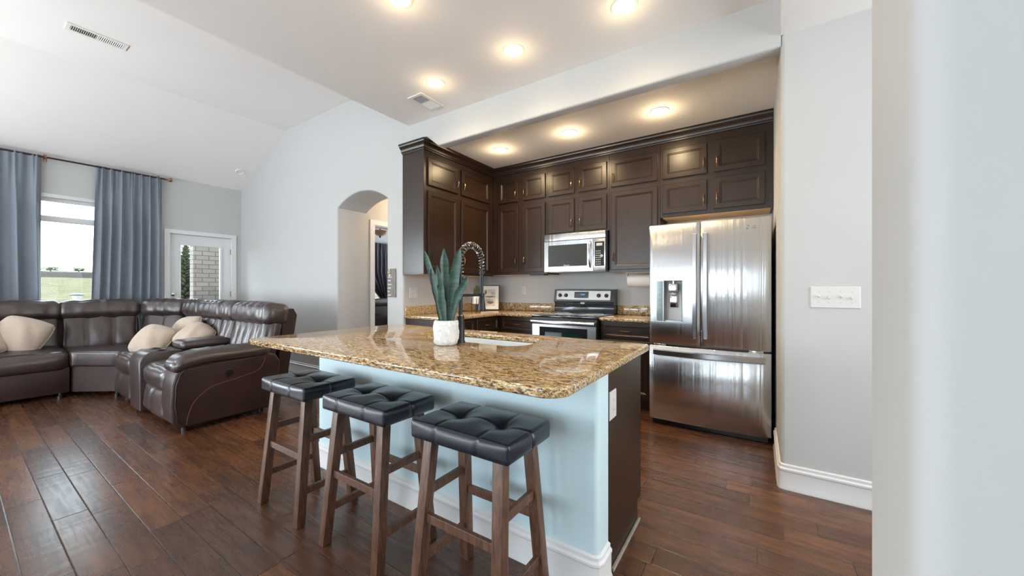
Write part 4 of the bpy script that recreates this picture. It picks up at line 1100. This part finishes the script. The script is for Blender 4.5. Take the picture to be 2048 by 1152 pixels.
pillow('cream pillow leaning on the left seat below the window curtain', (-6.80, .455, .695), (62, 22, 66), .44, .25)
pillow('cream pillow at the left picture edge, tucked behind a larger one', (-6.76, .16, .67), (62, -14, 92), .42, .22)
pillow('plump cream pillow slumped on the seat behind the console lid', (-5.72, 1.30, .625), (52, 14, 30), .40, .26)
pillow('flatter cream pillow lying against the backrest channels', (-5.42, 1.58, .66), (38, 22, 12), .38, .22)
pillow('cream pillow mostly hidden behind the two cushions on the sofa', (-5.78, 1.60, .70), (62, -6, 20), .40, .20)

# ================================================================== CURTAINS
def curtain(name, label, y0, y1, x, z0, z1, folds, mat, edge=None, seed=1, amp=.037, n=120, nz=40, group=None):
    rn = random.Random(seed); ph = [rn.uniform(0, 6.28) for _ in range(6)]
    m = M(); L = [[], []]
    for side in (0, 1):
        for i in range(n+1):
            u = i/n; col = []
            for j in range(nz+1):
                v = j/nz; z = z1+(z0-z1)*v                      # v 0 at the top
                a = amp*(.35+.65*min(1, v*3.5)); uu = u + .012*math.sin(v*3+ph[0])
                w = math.sin(2*PI*folds*uu + ph[1] + .8*math.sin(2*PI*uu*1.7+ph[2]))
                fine = math.sin(2*PI*folds*2.6*u+ph[3])*max(0, 1-v*4)
                off = a*(w*.8+.25*math.sin(2*PI*folds*2*uu+ph[4])*min(1, v*2)) + .012*fine
                # header pocket
                if v < .02: off *= .5
                ya, yb = (edge(v) if edge else (y0, y1))
                yy = ya+(yb-ya)*u + .012*math.cos(2*PI*folds*uu+ph[1])
                col.append(m.bm.verts.new((x+off+(.0035 if side else 0), yy, z)))
            L[side].append(col)
    for side in (0, 1):
        for i in range(n):
            for j in range(nz):
                q = (L[side][i][j], L[side][i+1][j], L[side][i+1][j+1], L[side][i][j+1]); m.bm.faces.new(q if side else q[::-1])
    for i in range(n):
        for j in (0, nz): m.bm.faces.new((L[0][i][j], L[0][i+1][j], L[1][i+1][j], L[1][i][j]))
    for j in range(nz):
        for i in (0, n): m.bm.faces.new((L[0][i][j], L[1][i][j], L[1][i][j+1], L[0][i][j+1]))
    bmesh.ops.recalc_face_normals(m.bm, faces=m.bm.faces)
    return obj(name, m, mat, None, 80, label, 'curtain', group)
XC = -7.388
curtain('curtain', 'slate grey curtain panel at the left picture edge', -.40, .662, XC, .03, 2.862, 7, 'curtain', None, 3, group='living room curtains')
curtain('curtain', 'slate grey curtain panel between the window and the glazed door', 1.10, 1.78, XC, .03, 2.862, 7, 'curtain', lambda v: (1.115-.065*v, 1.775+.01*v), 5, group='living room curtains')
r = thing('curtain_rod', 'dark bronze curtain rod with a round finial above the window', 'curtain rod', (XC, .5, 2.845))
obj('rod', M().cyl((XC, -2.9, 2.845), (XC, 1.80, 2.845), .011, 14), 'rod', r, 40)
obj('finial', M().lathe([(.001, 0), (.014, .004), (.016, .02), (.010, .026), (.010, .034), (.022, .044), (.029, .062), (.022, .082), (.001, .092)], (XC, 1.80, 2.845), 18, Matrix.Rotation(-PI/2, 4, 'X')), 'copper', r, 40)
for yy in (1.745, .685, -1.2):
    m = M(); m.bar((XW+.003, yy, 2.845), (XC, yy, 2.845), .012, .012); m.box(XW+.0005, XW+.007, yy-.014, yy+.014, 2.80, 2.89, .001); m.lathe([(.017, -.008), (.017, .008), (.0125, .008), (.0125, -.008)], (XC, yy, 2.845), 16, Matrix.Rotation(PI/2, 4, 'X'))
    obj('bracket', m, 'copper', r, 30)

# ================================================================== CEILING FITTINGS
def downlight(label, x, y, z, watts, group, rad=.062):
    r = thing('recessed_light', label, 'ceiling light', (x, y, z), group)
    obj('trim_ring', M().lathe([(rad+.020, 0), (rad+.018, -.006), (rad+.004, -.009), (rad, -.004), (rad, 0)], (x, y, z-.0005), 32), 'lamp_baffle', r, 50)
    obj('lens', M().lathe([(.001, -.0045), (rad, -.0035), (rad, -.001), (.001, -.001)], (x, y, z), 28), 'lamp_glow', r, 50)
    for nm, kind, dz, e, kw in (('downlight_beam', 'SPOT', -.03, watts, dict(shadow_soft_size=.05, spot_size=math.radians(165), spot_blend=1.0)), ('downlight_glow', 'POINT', -.10, watts*.055, dict(shadow_soft_size=.06))):
        l = lamp(nm, kind, (x, y, z+dz), e, WARM, **kw)
        l.parent = r; l.matrix_parent_inverse = Matrix.Translation((-x, -y, -z))
g1, g2 = 'ceiling lights over the island', 'ceiling lights in the kitchen recess'
KW, AW = 21, 52
downlight('round ceiling light nearest the air vent, over the soffit side', -2.341, 2.345, ZK, KW, g1)
downlight('round ceiling light between the vent-side light and the one at the top', -1.531, 2.347, ZK, KW, g1)
downlight('large bright ceiling light cut by the top picture edge', -.703, 2.362, ZK, KW, g1)
downlight('ceiling light barely showing at the top edge above the island', -1.845, 1.535, ZK, KW, g1)
downlight('recess ceiling light nearest the left wall cabinet', -2.444, 3.476, ZC, AW, g2)
downlight('recess ceiling light above the microwave, middle of three', -1.593, 3.480, ZC, AW, g2)
downlight('recess ceiling light nearest the refrigerator', -.729, 3.498, ZC, AW, g2)
def vent(label, x0, x1, y0, y1, z, along_y, halves=2):
    r = thing('air_vent', label, 'vent', ((x0+x1)/2, (y0+y1)/2, z))
    obj('frame', M().cells('xy', z-.008, z-.0003, (x0, x1), (y0, y1), [(x0+.026, x1-.026, y0+.026, (y0+y1)/2-.005), (x0+.026, x1-.026, (y0+y1)/2+.005, y1-.026)]), 'vent', r, 0)
    obj('duct_shade', M().box(x0+.02, x1-.02, y0+.02, y1-.02, z-.0028, z-.0004), 'vent_dark', r, 0)  # flat dark sheet, paints the shade behind the louvers
    for (a, b_, s) in ((y0+.026, (y0+y1)/2-.005, 1), ((y0+y1)/2+.005, y1-.026, -1)):
        n = max(5, round((b_-a)/.0125)); m = M()
        m.box(x0+.026, x0+.029, a, b_, z-.0075, z-.003); m.box(x1-.029, x1-.026, a, b_, z-.0075, z-.003)
        for i in range(n):
            yc = a+(b_-a)*(i+.5)/n; m.bar((x0+.026, yc, z-.0055), (x1-.026, yc, z-.0055), .0015, .0075, (0, .75*s, 1))
        obj('louver', m, 'vent', r, 0)
vent('slotted white air vent in the kitchen ceiling above the soffit', -2.745, -2.560, 2.385, 2.680, ZK, True)
vent('long slotted white air vent in the living room ceiling', -5.265, -5.115, .595, .985, ZG, True)
# small round detector on the sloped ceiling
p0 = Vector((-7.0, 2.62, 2.90+(.456)*.685/1.516)); nn = Vector((.685, 0, -1.516)).normalized()
q = Vector((0, 0, 1)).rotation_difference(nn).to_matrix().to_4x4()
r = thing('ceiling_speaker', 'small white disc on the sloped ceiling near the far corner', 'ceiling speaker', p0)
obj('rim', M().lathe([(.062, 0), (.062, .008), (.054, .012), (.052, 0)], p0 - nn*.001, 26, q), 'ceiling', r, 40)
obj('grille', M().lathe([(.001, .005), (.052, .004), (.052, 0), (.001, 0)], p0 - nn*.001, 26, q), 'vent', r, 40)

# ================================================================== SWITCHES AND OUTLETS
def plate(name, label, cat, o, u, n, w, h, toggles=(), rockers=(), sockets=()):
    """o: plate centre on the wall; u along the wall; n outward"""
    o, u, n = Vector(o), Vector(u), Vector(n); v = Vector((0, 0, 1)); c = o - u*(w/2) - v*(h/2)
    r = thing(name, label, cat, o)
    obj('plate', M().panel(c, u, v, n, w, h, [(0, .0004), (0, .003), (.004, .0065)]), 'white_plastic', r, 25)
    def blk(cu, cv, a, b_, d0, d1, nm, mat, bev=.002):
        q = o + u*cu + v*cv; return obj(nm, M().panel(q - u*a/2 - v*b_/2, u, v, n, a, b_, [(0, d0), (0, d1-.001), (bev, d1)]), mat, r, 25)
    for t, up in toggles:
        s = blk(t, 0, .010, .024, .006, .0075, 'switch_slot', 'white_plastic', .001)
        obj('toggle', M().bar(o+u*t+n*.007, o+u*t+n*.019+v*(.008 if up else -.008), .007, .009, v, .001), 'white_plastic', s, 0)
        for dz in (-.030, .030): obj('screw', M().lathe([(.001, .0075), (.0028, .0072), (.0028, .006), (.001, .006)], (0, 0, 0), 10, Matrix.Translation(o+u*t+v*dz) @ Vector((0, 0, 1)).rotation_difference(n).to_matrix().to_4x4()), 'button', r, 40)
    for t in rockers: blk(t, 0, .030, .066, .006, .010, 'rocker', 'white_plastic')
    for t in sockets:
        for dz in (-.020, .020):
            s = blk(t, dz, .030, .028, .006, .0085, 'socket', 'white_plastic', .006)
            for du in (-.006, .006): obj('slot', M().panel(o+u*(t+du)+v*(dz-.004)-u*.001, u, v, n, .002, .008, [(0, .0075), (0, .0088), (.0002, .0089)]), 'vent_dark', s, 0)
    return r
plate('light_switch', 'white four-gang toggle switch plate on the right wall', 'switch', (.371, YA, 1.166), E_, N_, .222, .125, toggles=[(-.071, True), (-.027, False), (.026, True), (.073, False)])
plate('light_switch', 'white two-gang switch plate under the left wall cabinet', 'switch', (XL, 2.955, 1.165), (0, 1, 0), E_, .122, .122, toggles=[(-.024, True)], rockers=[.026])
plate('electrical_outlet', 'white outlet on the kitchen back wall left of the range', 'outlet', (-2.685, YB, 1.185), E_, N_, .072, .118, sockets=[0])
plate('electrical_outlet', 'white outlet on the dark end panel of the island', 'outlet', (IX1, 1.592, .715), (0, 1, 0), E_, .082, .122, sockets=[0])

# wooden sign beside the arch
r = thing('wall_sign', 'narrow grey wooden sign with white lettering beside the arch', 'sign', (-3.487, YA, 1.28))
obj('board', M().box(-3.556, -3.418, YA-.016, YA-.0004, 1.115, 1.44, .002), 'weathered', r, 25)
rn = random.Random(4); yl = YA-.0185
for i, (zc, L) in enumerate(((1.345, .075), (1.305, .052), (1.262, .068), (1.220, .058), (1.180, .036), (1.139, .058))):
    m = M(); pts = []; nn_ = int(L*900)
    for k in range(nn_+1):
        t = k/nn_; pts.append((-3.545+L*t+.0018*math.cos(t*nn_*.9), yl, zc+.0055*math.sin(t*nn_*.9)*(1 if k % 11 else 2.2)))
    m.tube(pts, .0021, 5); obj('lettering', m, 'white_paint', r, 0)
obj('hook', M().box(-3.520, -3.508, YA-.024, YA-.016, 1.418, 1.436, .001), 'white_paint', r, 0)
hp_ = [(-3.545, 1.400), (-3.530, 1.412), (-3.505, 1.412), (-3.488, 1.400), (-3.505, 1.386), (-3.530, 1.386)]
obj('ornament', M().prism(hp_, 'xz', YA-.026, YA-.0165) and None or (lambda mm: (mm.prism(hp_, 'xz', YA-.026, YA-.0165), mm)[1])(M()), 'gold_wood', r, 0)
obj('tag', M().cyl((-3.511, YA-.022, 1.366), (-3.511, YA-.0165, 1.366), .013, 18), 'white_paint', r, 30)

# ================================================================== SMALL THINGS ON THE COUNTER
a = math.atan2(.14, .225); fm = Matrix.Translation((-3.080, 4.115, .9170)) @ Matrix.Rotation(a, 4, 'Z') @ Matrix.Rotation(math.radians(-9), 4, 'X')
r = thing('picture_frame', 'black framed grey print leaning in the counter corner', 'picture', (-3.08, 4.125, .9145))
def tm(m):
    for v in m.bm.verts: v.co = fm @ v.co
    return m
fw, fh = .272, .345
obj('frame', tm(M().cells('xz', -.010, .010, (-fw/2, fw/2), (0, fh), [(-fw/2+.010, fw/2-.010, .010, fh-.010)])), 'black_plastic', r, 0)
obj('mat', tm(M().cells('xz', -.004, .006, (-fw/2+.0095, fw/2-.0095), (.0095, fh-.0095), [(-.082, .082, .055, fh-.058)])), 'mat_board', r, 0)
pr = obj('print', tm(M().box(-.083, .083, -.002, .003, .054, fh-.057)), simple('print_paper', (.60, .585, .56), .9, noise=.10, nscale=18), r, 0)
def blob(cx_, cz_, a_, b_, m0, nm, d=-.0032):
    m = M(); m.prism([(cx_+a_*math.cos(2*PI*i/26), cz_+b_*math.sin(2*PI*i/26)*(1+.12*math.sin(3*2*PI*i/26))) for i in range(26)], 'xz', d, -.0018); obj(nm, tm(m), m0, pr, 0)
blob(.0, .135, .062, .022, 'ink_mid', 'sketch'); blob(.012, .105, .045, .020, 'ink', 'sketch', -.0036); blob(-.055, .245, .016, .030, 'ink', 'sketch'); blob(.045, .235, .020, .018, 'ink_mid', 'sketch'); blob(.005, .185, .070, .010, 'ink', 'sketch')
# little potted cactus on a wire stand
r = thing('potted_cactus', 'small spiky plant in a white pot on a dark stand', 'plant', (-3.06, 3.80, .9145))
pc2 = (-3.06, 3.80)
obj('pot', M().lathe([(.001, 0), (.046, 0), (.050, .004), (.050, .100), (.045, .100), (.043, .088), (.001, .086)], (*pc2, 1.012), 24), 'ceramic', r, 40)
m = M()
for k in range(4):
    q = PI/4+PI/2*k; m.tube([(pc2[0]+.058*math.cos(q), pc2[1]+.058*math.sin(q), .9145), (pc2[0]+.055*math.cos(q), pc2[1]+.055*math.sin(q), 1.09)], .0035, 6)
for z in (1.0085,): m.bar((pc2[0]-.041, pc2[1]-.041, z), (pc2[0]+.041, pc2[1]+.041, z), .006, .006); m.bar((pc2[0]-.041, pc2[1]+.041, z), (pc2[0]+.041, pc2[1]-.041, z), .006, .006)
obj('stand', m, 'black_metal', r, 30)
rn = random.Random(9)
for k in range(9):
    q = rn.uniform(0, 6.28); rr = rn.uniform(.006, .030); hgt = rn.uniform(.09, .155); tx, ty = rn.uniform(-.02, .02), rn.uniform(-.02, .02)
    m = M(); pts = [(pc2[0]+rr*math.cos(q)+tx*t, pc2[1]+rr*math.sin(q)+ty*t, 1.096+hgt*t) for t in (0, .25, .5, .75, 1)]
    m.tube(pts, [.006, .008, .008, .006, .002], 7)
    for t in [i/7 for i in range(1, 8)]:
        c = Vector(pts[0]).lerp(Vector(pts[-1]), t)
        for s in range(3):
            an = s*2.09+t*9; m.tube([c, c+Vector((.016*math.cos(an), .016*math.sin(an), .010))], [.004, .001], 5)
    obj('stem', m, 'foliage', r, 60)
# paper towel under the wall cabinet
r = thing('paper_towel_roll', 'white paper towel roll mounted under the wall cabinet', 'paper towels', (-1.06, 4.16, 1.30))
obj('roll', M().cyl((-1.190, 4.16, 1.298), (-.915, 4.16, 1.298), .066, 32), 'paper', r, 40)
obj('core', M().cyl((-1.194, 4.16, 1.298), (-.911, 4.16, 1.298), .021, 20), 'cab_under', r, 40)
m = M()
for xx in (-1.204, -.901):
    m.box(xx-.004, xx+.004, 4.14, 4.18, 1.29, 1.388, .001)
m.box(-1.208, -.897, 4.135, 4.185, 1.3835, 1.3885); m.cyl((-1.204, 4.16, 1.298), (-.901, 4.16, 1.298), .006, 10)
obj('holder', m, 'white_plastic', r, 30)

# ================================================================== BEDROOM BEYOND THE ARCH
curtain('curtain', 'dark plum curtain tied back in the room beyond the arch', 5.1, 6.2, XW+.075, .90, 2.27, 9, 'plum_curtain', lambda v: (5.10+.56*max(0, (v-.48)/.52)**1.2, 6.2-.35*max(0, (v-.4)/.6)**1.5), 8, .030, 110, 30)
r = thing('loveseat', 'dark leather loveseat seen through the arch under the curtain', 'sofa', (-6.65, 5.6, 0))
obj('back', M().cushion((-6.93, 5.6, .68), (.24, 1.5, .52), .08, .03, None, (8, 24, 10)), 'sofa_leather_dark', r, 80)
obj('back_roll', M().cushion((-6.88, 5.6, .90), (.24, 1.48, .16), .07, .02, None, (8, 24, 8), lambda p, e: (p[0], p[1], p[2]-.02*math.exp(-(p[1]/.012)**2)*max(0, e.z))), 'sofa_leather', r, 80)
obj('base', M().box(-7.05, -6.2, 4.86, 6.34, .05, .40, .03), 'sofa_leather_dark', r, 40)
for yy in (4.98, 6.22): obj('armrest', M().cushion((-6.6, yy, .52), (.85, .22, .30), .08, .02, None, (14, 8, 8)), 'sofa_leather_dark', r, 80)
for yy in (5.34, 5.86): obj('seat_cushion', M().cushion((-6.52, yy, .46), (.68, .51, .18), .06, .02, None, (12, 12, 6)), 'sofa_leather_dark', r, 80)
for xx in (-6.98, -6.28):
    for yy in (4.93, 6.27): obj('foot', M().cyl((xx, yy, 0), (xx, yy, .06), .025, 12), 'black_plastic', r, 40)
r = thing('ceiling_lamp', 'amber bowl ceiling lamp glimpsed through the arch doorway', 'ceiling light', (-6.0, 4.55, 2.44))
obj('canopy', M().lathe([(.07, 0), (.066, -.02), (.02, -.03), (.001, -.03)], (-6.0, 4.55, 2.4395), 24), 'bronze', r, 40)
obj('bowl', M().lathe([(.001, -.125), (.05, -.118), (.115, -.085), (.160, -.035), (.152, -.030), (.10, -.075), (.001, -.105)], (-6.0, 4.55, 2.335), 32), 'amber_glass', r, 50)
obj('finial', M().lathe([(.001, -.165), (.012, -.155), (.022, -.128), (.001, -.12)], (-6.0, 4.55, 2.335), 16), 'rod', r, 50)
obj('stem', M().cyl((-6.0, 4.55, 2.22), (-6.0, 4.55, 2.412), .010, 10), 'bronze', r, 40)
lamp('passage_lamp', 'POINT', (-4.05, 4.0, 2.50), 21, (1, .70, .42), shadow_soft_size=.08)

# ================================================================== OUTDOORS
def terrain_z(x, y):
    d = -x-7.6; return -.45 + .05*min(d, 6)/6 + 4.5*max(0, min(1, (d-6)/145))**1.05 + .05*math.sin(x*.7)+.04*math.sin(y*.5)
m = M(); g = {}
for i in range(41):
    for j in range(41):
        x = -7.62-((i/40)**2.0)*152; y = -60+180*j/40; g[i, j] = m.bm.verts.new((x, y, terrain_z(x, y)))
for i in range(40):
    for j in range(40): m.bm.faces.new((g[i, j], g[i, j+1], g[i+1, j+1], g[i+1, j]))
bmesh.ops.recalc_face_normals(m.bm, faces=m.bm.faces)
struct('ground_field', m, 'grass', 60)
m = M(); m.box(-162, -156, -60, 120, 2.6, 5.72, .4); struct('ground_road_bank', m, 'asphalt', 0)
def blobtree(label, x, y, z, w, h, seed, name='shrub'):
    rn = random.Random(seed); r = thing(name, label, 'shrub', (x, y, z), 'scrub on the far ridge')
    m = M()
    for k in range(26):
        a, t = rn.uniform(0, 6.28), rn.uniform(0, 1); rr = w*.5*math.sqrt(1-(t-.35)**2*1.2 if (t-.35)**2*1.2 < 1 else .01)*rn.uniform(.3, 1)
        m.lathe([(1e-3, -1), (.72, -.6), (1, 0), (.65, .65), (1e-3, 1)], (x+rr*math.cos(a), y+rr*math.sin(a), z+h*(.25+.7*t)), 7, Matrix.Diagonal((w*.16, w*.16, h*.13, 1)))
    obj('crown', m, 'foliage', r, 0); obj('stem', M().cyl((x, y, z), (x, y, z+h*.4), .06*w, 6), 'rod', r, 0)
for k, (y, w, h, lb) in enumerate(((13.0, 2.6, .9, 'low scrub on the ridge at the left end of the window gap'), (15.6, 3.0, 1.2, 'wider scrub on the ridge left of the utility pole'), (20.6, 3.0, 1.1, 'round scrub on the ridge just right of the utility pole'), (25.6, 3.4, .9, 'flat scrub on the ridge near the right curtain'))):
    blobtree(lb, -159, y, 5.70, w, h, 20+k)
r = thing('utility_pole', 'thin utility pole standing on the ridge outside the window', 'pole', (-159, 18.1, 5.7))
obj('post', M().cyl((-159, 18.1, 5.7), (-159, 18.1, 7.7), .07, 8), 'rod', r, 0); obj('cross_arm', M().box(-159.05, -158.95, 17.7, 18.5, 7.35, 7.45), 'rod', r, 0)
# porch column and evergreen behind the glazed door
r = thing('porch_column', 'pale stone porch column outside the glazed door', 'column', (-8.28, 2.78, -.45))
obj('shaft', M().box(-8.36, -8.20, 2.37, 3.2, -.45, 3.3), 'stone', r, 0)
obj('plinth', M().box(-8.42, -8.14, 2.31, 3.26, -.47, -.25, .01), 'stone', r, 0)
r = thing('evergreen_tree', 'slim evergreen tree beside the stone column outside', 'tree', (-15, 4.15, -.4))
rn = random.Random(5)
obj('trunk', M().tube([(-15, 4.15, -.45), (-15, 4.15, 2.2)], [.07, .015], 8), 'rod', r, 40)
m = M()
for k in range(230):
    t = (k+.5)/230; z = -.1+2.75*t; L = .75*(1-t)**.8+.06; a = k*2.399+rn.uniform(-.3, .3)
    c = Vector((-15, 4.15, z)); d = Vector((math.cos(a), math.sin(a), .25)).normalized(); tip = c+d*L*rn.uniform(.75, 1.1)
    m.tube([c, c.lerp(tip, .5), tip], [.03, .055*(1-t)+.02, .004], 5)
obj('branches', m, simple('evergreen_needles', (.035, .042, .016), .9, noise=.4, nscale=9), r, 0)
r = thing('path_lantern', 'small lantern post on the lawn outside the window', 'lantern', (-9.2, 1.17, -.45))
obj('post', M().cyl((-9.2, 1.17, -.47), (-9.2, 1.17, 1.02), .022, 12), 'black_metal', r, 40)
obj('lens', M().lathe([(.001, 1.02), (.035, 1.02), (.062, 1.10), (.001, 1.10)], (-9.2, 1.17, 0), 20), 'white_plastic', r, 40)
obj('cap', M().lathe([(.001, 1.10), (.085, 1.10), (.085, 1.112), (.03, 1.135), (.001, 1.137)], (-9.2, 1.17, 0), 20), 'black_metal', r, 40)
